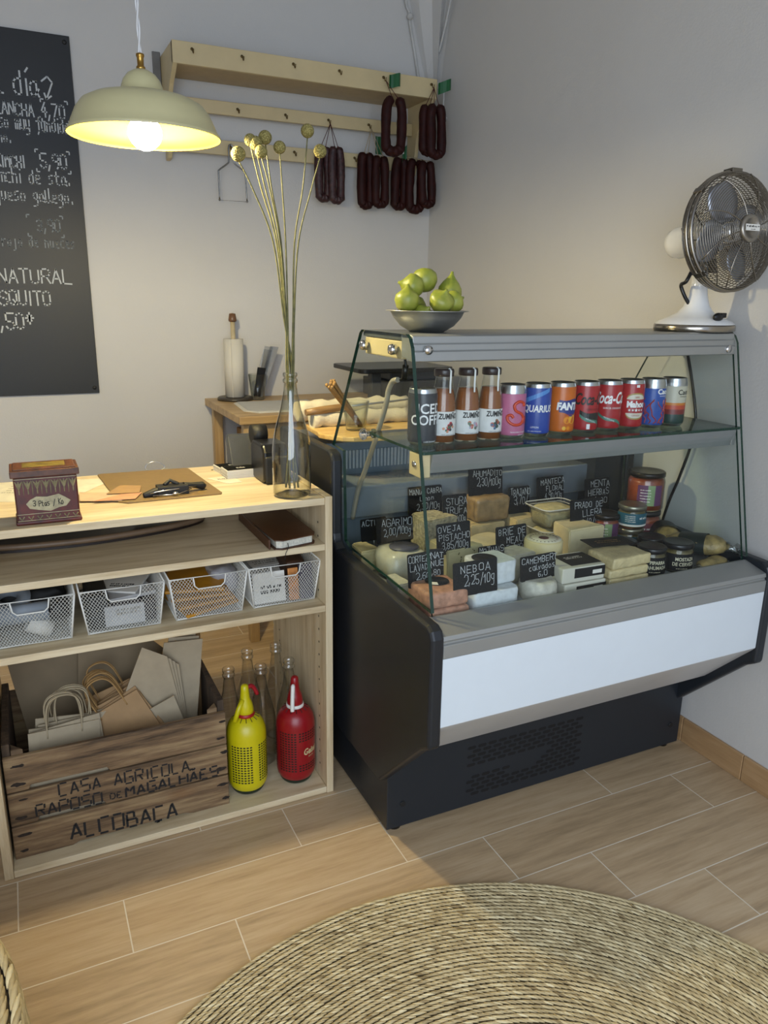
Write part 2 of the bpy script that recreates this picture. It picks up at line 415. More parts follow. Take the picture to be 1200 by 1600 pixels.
# corner vault growing out of the corner above the rack
def vault():
    mb = MB(); zs = [2.07, 2.12, 2.2, 2.3, 2.45, 2.7, ZC]; n = 10; rows = []
    for z in zs:
        t = (z-2.07); w = .02+.26*(t**.85); d = .004+.30*(t**1.1); row = []
        # path from back wall to right wall, bulging rib in the middle
        pts = [(XR-w, YB), (XR-w*.86, YB-.012-.10*t), (XR-w*.50, YB-.03-.16*t), (XR-w*.42, YB-.05-.30*t), (XR-.006-.01*t, YB-.03-d*.9), (XR, YB-.06-d)]
        rows.append(mb.vs([(x, yy, z) for x, yy in pts]+[(XR+.02, YB+.02, z)]))
    for a, b in zip(rows, rows[1:]):
        for i in range(7): mb.face([a[i], a[(i+1) % 7], b[(i+1) % 7], b[i]], 0)
    mb.face(rows[0][::-1]); mb.face(rows[-1])
    return struct(mb.build('trim_1', PLASTER, bevel=.006))
vault()
CORDW = M('white_cable', 'BDBCB8', .6)
mb = MB(); mb.tube(spline([(1.60, 3.06, 2.09), (1.575, 3.058, 2.2), (1.553, 3.058, 2.29), (1.548, 3.057, 2.33), (1.53, 3.057, 2.38), (1.52, 3.055, 2.6), (1.51, 3.055, ZC)]), .006, 8)
mb.ball((1.549, 3.052, 2.315), .013); tag(mb.build('wall_cable', CORDW), 'white painted cable running up the back wall beside the corner vault', 'cable')
mb = MB(); mb.tube(spline([(1.655, 3.0, 2.19), (1.652, 2.94, 2.29), (1.65, 2.90, 2.4), (1.64, 2.86, 2.7), (1.63, 2.8, ZC)]), .005, 8)
tag(mb.build('wall_cable', CORDW), 'thin pale cable rising in the fold of the corner vault', 'cable')
t = thing('wall_cable', 'short cable stub between two clips on the right wall beside the rack', 'cable', (1.66, 2.93, 2.0))
mb = MB(); mb.tube(spline([(1.655, 2.95, 2.065), (1.655, 2.95, 2.0), (1.655, 2.955, 1.95)]), .004, 8); mb.build('cord', CORDW, t)
for z in (2.07, 1.945):
    mb = MB(); mb.cyl((1.67, 2.95, z), (1.648, 2.95, z), .009); mb.build('cable_clip', CORDW, t)

# ---------------------------------------------------------------- refrigerated counter
FR = thing('refrigerated_display_counter', 'dark grey refrigerated display counter with sloping glass and white front panel', 'display counter', (1.155, 1.6, 0))
prof = [(1.172, .372), (1.172, .612), (1.180, .628), (1.196, .636), (1.664, .648), (1.684, .66), (1.690, .68), (1.690, .865), (1.700, .882), (1.722, .888), (2.10, .888), (2.10, .155), (1.40, .155), (1.205, .352)]
for nm, x0, x1 in (('L', .670, .700), ('R', 1.610, 1.640)):
    mb = MB(); mb.prism(prof, 'X', x0, x1, 0); mb.build('side_panel', ANTHL if nm == 'R' else ANTH, FR, bevel=.008, seg=3)
mb = MB(); mb.box(.693, 1.636, 1.40, 2.06, .012, .272); BASE = mb.build('base', ANTHL, FR, bevel=.002)
# vent slots in the base
mb = MB()
def slot(x, z, w=.026, h=.0085, y=1.3994):
    mb.face(mb.vs([(x+px, y, z+pz) for px, pz in ((-w/2, 0), (-w*.36, h*.5), (w*.36, h*.5), (w/2, 0), (w*.36, -h*.5), (-w*.36, -h*.5))]))
for i in range(12):
    z = .178-i*.0122
    for j in range(12):
        x = .925+j*.0305+(.015 if i % 2 else 0)
        if 5 <= i <= 6 and j < 8: continue
        if x > 1.27 or (i > 6 and 3 < j < 7 and i < 9): continue
        slot(x, z)
mb.build('vent_slot', M('vent_black', '050506', .7), BASE)
for x in (.725, 1.60):
    mb = MB(); mb.cyl((x, 1.425, 0), (x, 1.425, .014), .017); mb.build('foot', BLACK, FR)
    mb = MB(); mb.cyl((x+(.0 if x > 1 else .01), 1.402, .075), (x+(.0 if x > 1 else .01), 1.397, .075), .007); mb.build('screw', BLACKM, FR)
mb = MB(); mb.box(.700, 1.610, 1.178, 1.186, .413, .565); mb.build('front_panel', WHITEP, FR, bevel=.001)
mb = MB(); mb.prism([(1.179, .4125), (1.186, .4040), (1.316, .270), (1.42, .270), (1.42, .42), (1.19, .42)], 'X', .7005, 1.6095); mb.build('lower_trim', ALUL, FR)
mb = MB()
mb.prism([(1.177, .566), (1.177, .594), (1.182, .5965), (1.182, .6005), (1.179, .603), (1.181, .612), (1.243, .628), (1.252, .626), (1.252, .60), (1.26, .56), (1.19, .56)], 'X', .7003, 1.6097)
mb.build('front_ledge', ALU, FR, bevel=.001)
DECK = M('deck_steel', 'A9ADAF', .35, .4, .04); BACKP = M('back_panel_bluegrey', '6E7C88', .35, .3, .03)
mb = MB(); mb.box(.7005, 1.6095, 1.245, 1.78, .575, .60); mb.build('deck', DECK, FR)
mb = MB(); mb.box(.7005, 1.6095, 1.765, 1.79, .58, .73); mb.build('back_panel', BACKP, FR)
mb = MB(); mb.box(.7005, 1.6095, 1.735, 1.87, .70, .784); INS = mb.build('inner_shelf', M('inner_steel', '98A2AA', .22, .5, .03), FR, bevel=.004)
mb = MB(); mb.box(.7005, 1.6095, 1.87, 1.885, .70, .872); mb.build('rear_wall', BACKP, FR)
mb = MB()
for i in range(30): mb.box(.78+i*.0105, .786+i*.0105, 1.866, 1.872, .80, .85)
mb.build('air_grille', M('pale_grille', 'A8AEB2', .4, .2), FR)
mb = MB()
for i in range(26): mb.box(.80+i*.011, .804+i*.011, 1.762, 1.7655, .645, .668)
mb.build('air_grille', BLACKM, FR)
mb = MB(); mb.box(.7005, 1.6095, 1.8755, 2.10, .845, .874); mb.build('rear_worktop', STEEL, FR, bevel=.002)
mb = MB(); mb.box(1.50, 1.608, 1.70, 1.866, .60, .872); mb.build('corner_post', ANTHL, FR)
mb = MB(); mb.box(.7005, 1.6095, 2.08, 2.10, .16, .845); mb.build('rear_panel', ANTH, FR)
# glass sides, front, top, edges
def pane(poly, x0, x1):
    mb = MB(); mb.prism(poly, 'X', x0, x1, 0, mis=1); return mb.build('side_glass', [PANE, GREENEDGE], FR)
gp = [(1.238, .6385), (1.352, 1.155), (1.362, 1.172), (1.376, 1.180), (1.592, 1.180), (1.604, 1.172), (1.77, .8895), (1.70, .8865), (1.69, .66), (1.66, .6495)]
pane(gp, .7035, .7112); pane(gp, 1.6008, 1.6075)
def slab(p0, p1, th, x0, x1):
    # pane between two (y,z) points
    d = Vector((p1[0]-p0[0], p1[1]-p0[1])).normalized(); n = Vector((-d.y, d.x))*th
    return [(p0[0], p0[1]), (p1[0], p1[1]), (p1[0]+n.x, p1[1]+n.y), (p0[0]+n.x, p0[1]+n.y)]
mb = MB(); mb.prism(slab((1.2445, .6275), (1.358, 1.142), -.005, 0, 0), 'X', .7115, 1.6005, 1, mis=0); mb.build('front_glass', [PANE, GREENEDGE], FR)
mb = MB(); mb.prism([(1.352, 1.128), (1.352, 1.146), (1.357, 1.149), (1.357, 1.160), (1.361, 1.163), (1.361, 1.176), (1.372, 1.179), (1.41, 1.179), (1.41, 1.135), (1.36, 1.126)], 'X', .712, 1.600); mb.build('top_rail', ALU, FR, bevel=.0012)
mb = MB(); mb.box(.712, 1.600, 1.41, 1.60, 1.166, 1.179); mb.build('top_plate', [M('top_plate_alu', '7C8080', .3, .6)], FR, bevel=.001)
for x in (.713, 1.585):
    mb = MB(); mb.box(x, x+.014, 1.41, 1.592, 1.128, 1.165); mb.build('end_bracket', CREAM, FR, bevel=.003)
for yy in (1.43, 1.575):
    mb = MB(); mb.lathe([(0, -.009), (.009, -.006), (.011, -.002), (.011, .008), (0, .008)], 16, (.7, yy, 1.147), M=Matrix.Rotation(pi/2, 4, 'Y')); mb.build('glass_screw', CHROME, FR)
mb = MB(); mb.lathe([(0, -.004), (.008, -.003), (.009, 0), (.009, .004), (0, .004)], 16, (.742, 1.352, 1.150), M=Matrix.Rotation(pi/2, 4, 'X')); mb.build('glass_screw', CHROME, FR)
mb = MB(); mb.lathe([(0, -.004), (.008, -.003), (.009, 0), (.009, .004), (0, .004)], 16, (1.575, 1.352, 1.140), M=Matrix.Rotation(pi/2, 4, 'X')); mb.build('glass_screw', CHROME, FR)
# middle shelf
ZS = .955
mb = MB(); mb.prism(rrect(.7115, 1.6005, 1.305, 1.57, .004), 'Z', ZS-.006, ZS, 0, mis=1)
SHG = M('shelf_front_alu', '8B9090', .4, .5, .03)
mb.build('glass_shelf', [thin_glass('shelf_glass', (.72, .80, .77), (.5, .6, .57), .03, 1.0), GREENEDGE], FR)
mb = MB(); mb.prism([(1.306, ZS-.0065), (1.318, ZS-.047), (1.335, ZS-.047), (1.345, ZS-.03), (1.345, ZS-.0065)], 'X', .735, 1.585); mb.build('shelf_profile', SHG, FR, bevel=.001)
mb = MB(); mb.box(.712, .735, 1.315, 1.365, ZS-.055, ZS-.007); mb.build('shelf_bracket', CREAM, FR, bevel=.002)
mb = MB(); mb.box(1.585, 1.599, 1.315, 1.365, ZS-.047, ZS-.007); mb.build('shelf_bracket', ALU, FR, bevel=.002)
mb = MB(); mb.lathe([(0, -.004), (.006, -.003), (.007, 0), (.007, .004), (0, .004)], 14, (.7115, 1.34, ZS-.03), M=Matrix.Rotation(pi/2, 4, 'Y')); mb.build('screw', CHROME, FR)
for x, s in ((.705, 1), (1.605, -1)):
    mb = MB(); mb.lathe([(0, -.016), (.010, -.015), (.014, -.009), (.012, -.004), (.006, 0), (.006, .012), (.011, .014), (.011, .02), (0, .02)], 10, (x-.001*s, 1.56, ZS-.004), M=Matrix.Rotation(s*pi/2, 4, 'Y'))
    mb.build('shelf_clamp', [solid_glass('crystal', (.9, .9, .9), .02)], FR)
TP = [(.745, 1.49, 1.078), (.745, 1.515, 1.072), (.745, 1.535, 1.05), (.745, 1.548, 1.015), (.745, 1.60, .93), (.745, 1.66, .84), (.745, 1.70, .785), (.745, 1.735, .70)]
mb = MB(); mb.tube(spline(TP, 6), .006, 12); mb.build('support_tube', M('tube_steel', 'BDB6A4', .35, .5), FR)
mb = MB(); mb.tube(spline([(.74, 1.45, 1.13), (.742, 1.447, 1.11), (.744, 1.455, 1.095), (.745, 1.462, 1.085), (.745, 1.478, 1.079)]), .003, 8); mb.cyl((.743, 1.45, 1.112), (.745, 1.459, 1.084), .0065); mb.build('light_cable', BLACK, FR)
mb = MB(); mb.tube(spline([(.74, 1.765, .70), (.80, 1.762, .735), (.9, 1.76, .745), (.95, 1.764, .74)]), .003); mb.build('drain_cable', BLACK, FR)

# ---------------------------------------------------------------- cans
def can_prof(r, h):
    return [(0, .003), (r*.62, .003), (r*.74, 0), (r*.80, .001), (r*.97, .008), (r, .013), (r, h-.014), (r*.975, h-.009), (r*.91, h-.002), (r*.915, h), (r*.87, h), (r*.85, h-.005), (0, h-.005)]
def make_can(lab, cx, cy, base, label, bands, deco, r=.0305, h=.117, phi=-.25, group='drinks cans on the glass shelf'):
    t = thing('drink_can', label, 'can', (cx, cy, ZS), group=group)
    prof = can_prof(r, h); zs = [z for z, _ in bands]
    body = [p for p in prof[:6]]+[(r, z) for z in zs if .013 < z < h-.014]+prof[6:]
    mats = [STEEL]+[b for _, b in bands]; mis = []
    for a, b in zip(body, body[1:]):
        zm = (a[1]+b[1])/2; mi = 0
        if a[0] >= r*.96 and b[0] >= r*.88 and zm < h-.002 and zm > .004:
            for k, (z, _) in enumerate(bands):
                if zm > z-1e-6: mi = k+1
        mis.append(mi)
    mb = MB(); mb.lathe(body, 40, (cx, cy, ZS), mis, cap=False); mb.build('can_body', mats, t)
    mb = MB(); mb.prism([(cx-.007+q[0], cy+q[1]) for q in rrect(0, .014, -.011, .011, .006, 4)], 'Z', ZS+h-.0048, ZS+h-.0035); mb.cyl((cx, cy+.009, ZS+h-.005), (cx, cy+.009, ZS+h-.0032), .003); mb.build('pull_tab', STEEL, t)
    if deco:
        mb = MB(); mats = deco(mb, (cx, cy, ZS), r+.0003, phi); mb.build('can_print', mats, t)
    return t
def P(name, c, r=.35, m=0): return M('print_'+name, c, r, m, .03)
YC = 1.392
def d_coffee(mb, c, R, ph):
    F = Fcyl(c, R, ph); txt(mb, 'ICED', .028, lambda u, v: F(u, v+.068), 0, .0005); txt(mb, 'COFFEE', .028, lambda u, v: F(u, v+.045), 0, .0005, wscale=.92)
    txt(mb, 'cold brewed', .006, lambda u, v: F(u, v+.008), 0); return [P('white', 'E8E8E8')]
make_can('c', .752, YC-.005, 0, 'charcoal coffee can with large thin white lettering at the left end of the shelf', [(0, STEEL), (.008, M('can_charcoal', '35363A', .35)), (.106, STEEL)], d_coffee, phi=.12)
def d_sweet(mb, c, R, ph):
    F = Fcyl(c, R, ph); G = Fcyl(c, R+.0003, ph)
    mb.tube(spline([F(.012, .072), F(.010, .079), F(-.002, .082), F(-.012, .074), F(-.008, .062), (F(.006, .055)), F(.012, .044), F(.004, .033), F(-.012, .032), F(-.024, .040), F(-.026, .050), F(-.018, .053), F(-.013, .047)], 4), .0034, 6)
    txt(mb, 'wee', .030, lambda u, v: G(u+.030, v+.034), 0, .0015, .2, wscale=.75); txt(mb, 'lemonade & raspberry', .005, lambda u, v: F(u+.005, v+.014), 1); txt(mb, 'soft drink', .004, lambda u, v: F(u+.008, v+.008), 1)
    return [P('orangered', 'C8401E'), P('white', 'E8E8E8')]
make_can('c', .977, YC, 0, 'pink can with an orange swirly logo beside the juice bottles', [(0, STEEL), (.006, M('can_pink', 'B8688A', .35)), (.098, STEEL)], d_sweet, phi=-.02)
def d_aq(mb, c, R, ph):
    F = Fcyl(c, R, ph)
    for i in range(10):
        a = -.03+i*.0062; mb.quad(F(a, .072+i*.0028), F(a+.0062, .0748+i*.0028), F(a+.0062, .0855+i*.0026), F(a, .083+i*.0026), 1)
    G = Fcyl(c, R+.0003, ph); txt(mb, 'AQUARIUS', .021, lambda u, v: G(u, v+.056), 0, .0006, .1, wscale=.8)
    txt(mb, 'LIMON', .006, lambda u, v: F(u, v+.02), 0); txt(mb, 'con sales minerales', .004, lambda u, v: F(u, v+.012), 0)
    return [P('white', 'E8E8E8'), P('sky', '4E86C8')]
make_can('c', 1.045, YC, 0, 'blue isotonic can with white capitals and a pale diagonal stripe', [(0, STEEL), (.006, M('can_blue', '20429A', .3)), (.109, STEEL)], d_aq, phi=-.72)
def d_fan(mb, c, R, ph):
    F = Fcyl(c, R, ph); G = Fcyl(c, R+.0004, ph)
    pts = [(-.024, .050), (-.010, .046), (.004, .042), (.018, .049), (.026, .058), (.030, .086), (.010, .080), (-.008, .082), (-.025, .084)]
    # banner in slices
    for i in range(10):
        a = -.026+i*.0055; b = a+.0055
        lo = lambda u: .052-.010*math.exp(-((u-.004)/.012)**2); hi = lambda u: .080+.002*sin(u*120)
        mb.quad(F(a, lo(a)), F(b, lo(b)), F(b, hi(b)), F(a, hi(a)), 1)
    txt(mb, 'FANTA', .022, lambda u, v: G(u, v+.058), 0, .0012, .1, wscale=.92)
    disc(mb, (-.006, .034), .008, F, 2); disc(mb, (.008, .036), .010, F, 3); disc(mb, (-.012, .016), .0045, F, 3); disc(mb, (-.002, .016), .0045, F, 2)
    txt(mb, 'NARANJA', .005, lambda u, v: F(u, v+.045), 4)
    return [P('white', 'E8E8E8'), P('navy', '1A2C78'), P('amber', 'E08A10'), P('yellow', 'E8B030'), P('redd', 'A02818')]
make_can('c', 1.113, YC, 0, 'orange soft drink can with white capitals on a navy banner', [(0, STEEL), (.006, M('can_orange', 'C86414', .3)), (.109, STEEL)], d_fan, phi=.02)
def d_coke(black):
    def d(mb, c, R, ph):
        F = Fcyl(c, R, ph); G = Fcyl(c, R+.0004, ph)
        txt(mb, 'Coca-Cola', .037, lambda u, v: G(u, v+.066), 0, .0009, .35, wscale=.60)
        for i in range(12):
            a = -.032+i*.0055; f = lambda u: .046-.45*(u+.032)+.000+.004*sin(u*90); b = a+.0055
            mb.quad(F(a, f(a)-.007), F(b, f(b)-.007), F(b, f(b)), F(a, f(a)), 1)
            if black: mb.quad(F(a, f(a)), F(b, f(b)), F(b, f(b)+.010+.2*(a+.03)), F(a, f(a)+.010+.2*(a+.03)), 2)
        txt(mb, 'ZERO AZUCAR' if black else 'SABOR ORIGINAL', .006, lambda u, v: G(u+.004, v+.053), 0)
        txt(mb, 'RECICLAME', .005, lambda u, v: G(u-.004, v+.028-.4*u), 0 if not black else 3)
        if black: mb.quad(F(-.014, .010), F(-.006, .010), F(-.006, .022), F(-.014, .022), 3)
        return ([P('black', '121212')] if black else [P('white', 'E8E8E8')])+[P('greenw', '3E7A68'), P('black', '121212'), P('white', 'E8E8E8')]
    return d
RED = M('can_red', 'A61C22', .3)
make_can('c', 1.181, YC, 0, 'red cola can with black script lettering and a dark wedge', [(0, STEEL), (.006, RED), (.111, STEEL)], d_coke(True), phi=-.02)
make_can('c', 1.249, YC, 0, 'red cola can with white script lettering', [(0, STEEL), (.006, RED), (.111, STEEL)], d_coke(False), phi=-.42)
def d_mah(mb, c, R, ph):
    F = Fcyl(c, R, ph); G = Fcyl(c, R+.0004, ph)
    for s in (1, -1):
        for i in range(12):
            a = -.024+i*.004; b = a+.004; g = lambda u: .056+s*(.015+.013*math.sqrt(max(0, 1-(u/.0245)**2))); l = lambda u: .056+s*(.016)
            mb.quad(F(a, l(a)), F(b, l(b)), F(b, g(b)), F(a, g(a)), 2)
            mb.quad(F(a, g(a)), F(b, g(b)), F(b, g(b)+s*.0035), F(a, g(a)+s*.0035), 3)
    txt(mb, 'Mahou', .020, lambda u, v: G(u, v+.054), 0, .001, 0, wscale=.85)
    for k in range(5):
        u0 = -.016+k*.008; rr = .0035 if k != 2 else .005
        mb.face(mb.vs([G(u0+(rr if q % 2 == 0 else rr*.42)*sin(q*pi/5), .047+(rr if q % 2 == 0 else rr*.42)*cos(q*pi/5)) for q in range(10)]), 0)
    txt(mb, '1890', .006, lambda u, v: G(u, v+.075), 1); txt(mb, 'CERVEZA', .005, lambda u, v: G(u, v+.033), 1)
    mb.quad(G(-.004, .100), G(.004, .100), G(.004, .106), G(-.004, .106), 0)
    return [P('white', 'E8E8E8'), P('redd', 'A02818'), P('offw', 'CFC8B8'), P('gold', 'A08848')]
make_can('c', 1.317, YC, 0, 'red beer can with white lettering and a row of five stars', [(0, STEEL), (.006, RED), (.110, STEEL)], d_mah, phi=-.25)
def d_cb(mb, c, R, ph):
    F = Fcyl(c, R, ph); txt(mb, 'Caos', .017, lambda u, v: F(u+.012, v+.082), 0, .0006); txt(mb, 'brewing co', .005, lambda u, v: F(u+.012, v+.076), 0)
    rnd = random.Random(3)
    for k in range(7):
        u = -.03+k*.010; v = .012; pp = [F(u, v)]
        while v < .064:
            v += rnd.uniform(.004, .009); u += rnd.uniform(-.008, .008); pp.append(F(u, v))
        mb.tube(spline(pp, 3), .0013, 4, 1)
    return [P('white', 'E8E8E8'), P('coral', 'A83C34')]
make_can('c', 1.385, YC, 0, 'blue craft beer can with coral squiggles', [(0, STEEL), (.008, M('can_blue2', '244C9E', .3)), (.095, STEEL)], d_cb, phi=-.2)
def d_cw(mb, c, R, ph):
    F = Fcyl(c, R, ph); txt(mb, 'Caos', .017, lambda u, v: F(u+.010, v+.078), 0, .0003); txt(mb, 'brewing co', .005, lambda u, v: F(u+.010, v+.072), 0)
    return [P('black', '121212')]
make_can('c', 1.453, YC, 0, 'off-white craft beer can with orange, red and dark green waves at the right end', [(0, STEEL), (.008, P('dgreen', '1C3A34')), (.030, P('dred', '7A2A28')), (.042, P('redor', 'B8452A')), (.052, P('orange2', 'C87A2C')), (.058, P('cream2', 'BEB9A6')), (.098, STEEL)], d_cw, phi=-.2)

# ---------------------------------------------------------------- juice bottles
JUICE = M('orange_juice', '8C4C12', .2, 0, .15, 30); LAB = M('bottle_label', 'D9D9D6', .5)
def juice(x, lab, cols, k):
    t = thing('juice_bottle', lab, 'bottle', (x, YC, ZS), group='juice bottles on the glass shelf'); c = (x, YC, ZS)
    pr = [(.0, .002), (.024, .0), (.0270, .004), (.0270, .070), (.0262, .084), (.0235, .102), (.0195, .120), (.0175, .130), (.0175, .146)]
    mb = MB(); mb.lathe(pr, 32, c, cap=False); mb.build('glass', CLEARG, t)
    mb = MB(); mb.lathe([(0, .003), (.0258, .004), (.0258, .070), (.025, .084), (.0223, .102), (.0195, .1135), (0, .1135)], 32, c, cap=False); mb.build('juice', JUICE, t)
    mb = MB(); mb.lathe([(.0195, .139), (.0208, .1405), (.0208, .151), (.0195, .154), (0, .154)], 32, c, cap=True); mb.build('cap', M('dark_cap', '24120E', .3), t)
    mb = MB(); R = .0273; patch(mb, c, R, -.75, .155, .018, .068, 0, 36, 0); F = Fcyl(c, R+.0004, -.02)
    txt(mb, 'ZUMIÑO', .0155, lambda u, v: F(u, v+.053), 1, .0006, .1, wscale=.72); rnd = random.Random(k)
    for i in range(16):
        a = rnd.uniform(0, 6.28); q = rnd.uniform(0, .010); disc(mb, (q*1.25*cos(a), .035+q*.9*sin(a)), rnd.uniform(.0022, .0045), F, 2+i % 4, 7)
    txt(mb, '100% zumo natural', .0042, lambda u, v: F(u, v+.0185), 1)
    lb = mb.build('label', [LAB, P('black', '121212')]+[P('j%d%d' % (k, i), q) for i, q in enumerate(cols)], t)
    mb = MB(); G = Fcyl(c, .0202, -.0)
    mb.tube([(x+.003, YC-.015, ZS+.155), (x+.004, YC-.0215, ZS+.151), (x+.004, YC-.0213, ZS+.137), (x+.003, YC-.0222, ZS+.122), (x+.002, YC-.0245, ZS+.106)], .0024, 4)
    mb.build('paper_seal', LAB, t)
    return t
juice(.8035, 'juice bottle next to the coffee can, leftmost of the three, red fruit on its label', ['23343C', 'B0303A', '3E6A50', 'C98A6A'], 1)
juice(.862, 'middle one of the three juice bottles, pink and green fruit on its label', ['5E7A68', 'C98A9A', 'B86848', 'A8A8B8'], 2)
juice(.9205, 'juice bottle next to the pink can, rightmost of the three', ['30343C', 'B85A44', '4C6A8A', '3A5A48'], 3)

# ---------------------------------------------------------------- cheeses and other goods on the deck
DZ = .60
RIND = M('cheese_rind_white', 'BDBAAC', .7, 0, .2, 60, .5, .0015)
def solo(name, mb, mats, label, cat, group=None, **k):
    return tag(mb.build(name, mats, **k), label, cat, group)
def blob(x0, x1, y0, y1, z0, z1, r=.008, seed=0, amp=.002, rz=0):
    mb = MB(); cx, cy = (x0+x1)/2, (y0+y1)/2
    mb.box(x0-cx, x1-cx, y0-cy, y1-cy, z0, z1)
    bmesh.ops.bevel(mb.b, geom=mb.b.edges[:], offset=r, segments=3, profile=.6, affect='EDGES')
    bmesh.ops.subdivide_edges(mb.b, edges=[e for e in mb.b.edges if e.calc_length() > .02], cuts=4, use_grid_fill=True)
    mb.noisy(amp, 45, seed)
    for f in mb.b.faces: f.smooth = True
    mb.b.transform(Matrix.Translation((cx, cy, 0)) @ Matrix.Rotation(rz, 4, 'Z')); return mb
PINK = M('washed_rind_pink', 'AE8068', .5, 0, .3, 70, .5, .0015, 90)
solo('cheese_block', blob(.715, .812, 1.262, 1.36, .60, .632, .009, 1), PINK, 'orange washed-rind cheese block, lower of the stacked pair at the front left corner', 'cheese', 'washed rind cheeses', origin=(.76, 1.31, .60))
solo('cheese_block', blob(.712, .808, 1.262, 1.36, .633, .668, .009, 2), PINK, 'orange washed-rind cheese block, upper of the stacked pair, with a black paper disc on it', 'cheese', 'washed rind cheeses', origin=(.76, 1.31, .633))
mb = MB(); mb.lathe([(.026, 0), (.026, .0008), (0, .0008)], 28, (.765, 1.325, .6695)); mb.quad((.74, 1.31, .6707), (.755, 1.30, .6707), (.76, 1.315, .6707), (.745, 1.325, .6707), 1)
solo('cheese_label', mb, [CARD, PAPER], 'round black paper label lying on the orange cheese', 'label', origin=(.765, 1.325, .6695))
WH = M('fresh_cheese_white', 'C6CCCE', .6, 0, .10, 80, .8, .001, 120)
def ribbed(x0, x1, y0, y1, z0, z1, rz=0, seed=0):
    mb = MB(); n = 26; cx, cy = (x0+x1)/2, (y0+y1)/2; a, b = (x1-x0)/2, (y1-y0)/2; pts = []
    base = rrect(-a, a, -b, b, .012, 3); L = []
    for i in range(len(base)):
        p, q = Vector(base[i]), Vector(base[(i+1) % len(base)]); k = max(1, int((q-p).length/.0032))
        for j in range(k): L.append(p+(q-p)*j/k)
    L = [p*(1-(.022 if i % 2 else 0)) for i, p in enumerate(L)]
    for s, z in ((.97, z0), (1.0, z0+.003), (.985, (z0+z1)/2), (1, z1-.005), (.96, z1)):
        pts.append(mb.vs([(p.x*s, p.y*s, z) for p in L]))
    for r1, r2 in zip(pts, pts[1:]):
        for i in range(len(L)): mb.face([r1[i], r1[(i+1) % len(L)], r2[(i+1) % len(L)], r2[i]], 0, True)
    mb.face(pts[0][::-1]); mb.face(pts[-1])
    mb.b.transform(Matrix.Translation((cx, cy, 0)) @ Matrix.Rotation(rz, 4, 'Z')); return mb
solo('cheese_block', ribbed(.822, .938, 1.262, 1.352, .60, .652), WH, 'white ribbed fresh cheese block at the front edge, under the sloping price card', 'cheese', origin=(.88, 1.31, .60))
solo('cheese_block', ribbed(.853, .948, 1.29, 1.37, .653, .702, .1), WH, 'white ribbed fresh cheese sitting on the block behind the sloping price card', 'cheese', origin=(.9, 1.33, .653))
mb = MB(); mb.lathe([(.028, 0), (.028, .0008), (0, .0008)], 28, (.885, 1.33, .7035)); solo('cheese_label', mb, CARD, 'black paper disc on top of the ribbed white cheese', 'label', origin=(.885, 1.33, .7035))
def wheel(cx, cy, z, r, h, mat, label, group=None, seed=0, amp=.003, mats=None):
    mb = MB(); pr = [(0, z), (r*.88, z), (r*.98, z+h*.12), (r, z+h*.4), (r, z+h*.65), (r*.97, z+h*.88), (r*.86, z+h), (r*.5, z+h*1.0), (0, z+h*.99)]
    mb.lathe(pr, 40, (cx, cy, 0)); mb.noisy(amp, 50, seed)
    return solo('round_cheese', mb, mat, label, 'cheese', group, origin=(cx, cy, z))
wheel(1.012, 1.30, .602, .043, .045, RIND, 'small round wrinkled white cheese on a plate at the front edge', seed=4)
mb = MB(); mb.lathe([(.0, .6005), (.05, .6005), (.062, .6035), (.0, .6022)], 32, (1.02, 1.30, 0)); solo('plate', mb, M('plate_white', 'C9CED2', .3), 'white plate under the small round wrinkled cheese', 'plate', origin=(1.02, 1.3, .6005))
# boxed butter like packs
BOXW = M('carton_cream', 'C6C3B4', .45, 0, .02)
def pack(cx, cy, z, L, Wd, h, rz, label, side):
    t = thing('cheese_box', label, 'cheese box', (cx, cy, z), rz=rz, group='white boxed cheeses')
    mb = MB(); mb.box(-L/2, L/2, -Wd/2, Wd/2, 0, h); mb.build('carton', BOXW, t, local=True, bevel=.003)
    mb = MB()
    if side: mb.box(-L*.22, L*.5+.0004, -Wd/2-.0005, -Wd/2, h*.25, h*.78); mb.quad((L*.2, -Wd/2-.0008, h*.4), (L*.42, -Wd/2-.0008, h*.4), (L*.42, -Wd/2-.0008, h*.6), (L*.2, -Wd/2-.0008, h*.6), 1)
    else:
        mb.box(-L*.22, L*.5, -Wd*.36, Wd*.40, h+.0001, h+.0007); mb.box(-L*.22, L*.5, -Wd/2-.0006, -Wd/2, h*.30, h*.92)
        bars(mb, lambda u, v: Vector((u, v, h+.0011)), -.012, .035, [.016, .008], .0045, 1)
        mb.quad((L*.2, -Wd/2-.0009, h*.45), (L*.42, -Wd/2-.0009, h*.45), (L*.42, -Wd/2-.0009, h*.7), (L*.2, -Wd/2-.0009, h*.7), 1)
    mb.build('printed_sleeve', [CARD, PAPER], t, local=True)
pack(1.122, 1.315, .60, .118, .095, .033, .0, 'white boxed cheese with a black side label, lower of the two at the front', True)
pack(1.118, 1.318, .634, .118, .095, .036, -.03, 'white boxed cheese with a black sleeve, upper of the two in front of the wedge', False)
PALEC = M('pale_cheese', 'CAB98C', .35, 0, .14, 50, .8, .003)
for k, (z, h, dx, lb) in enumerate(((.60, .024, .0, 'lowest'), (.625, .022, -.004, 'middle'), (.648, .026, .002, 'topmost'))):
    mb = blob(1.197+dx, 1.318+dx, 1.272, 1.36, z, z+h, .006, 20+k, .0022, .02*k)
    solo('wrapped_cheese', mb, PALEC, 'pale film-wrapped cheese beside the white boxes, %s of the stack of three' % lb, 'cheese', 'film wrapped pale cheeses', origin=(1.25, 1.31, z))
mb = MB(); mb.box(-.06, .06, -.03, .03, 0, .002); bars(mb, lambda u, v: Vector((u, v, .0024)), -.035, .03, [.006, -.006], .005, 1); mb.b.transform(Matrix.Translation((1.275, 1.375, .677)) @ Matrix.Rotation(-.15, 4, 'Z'))
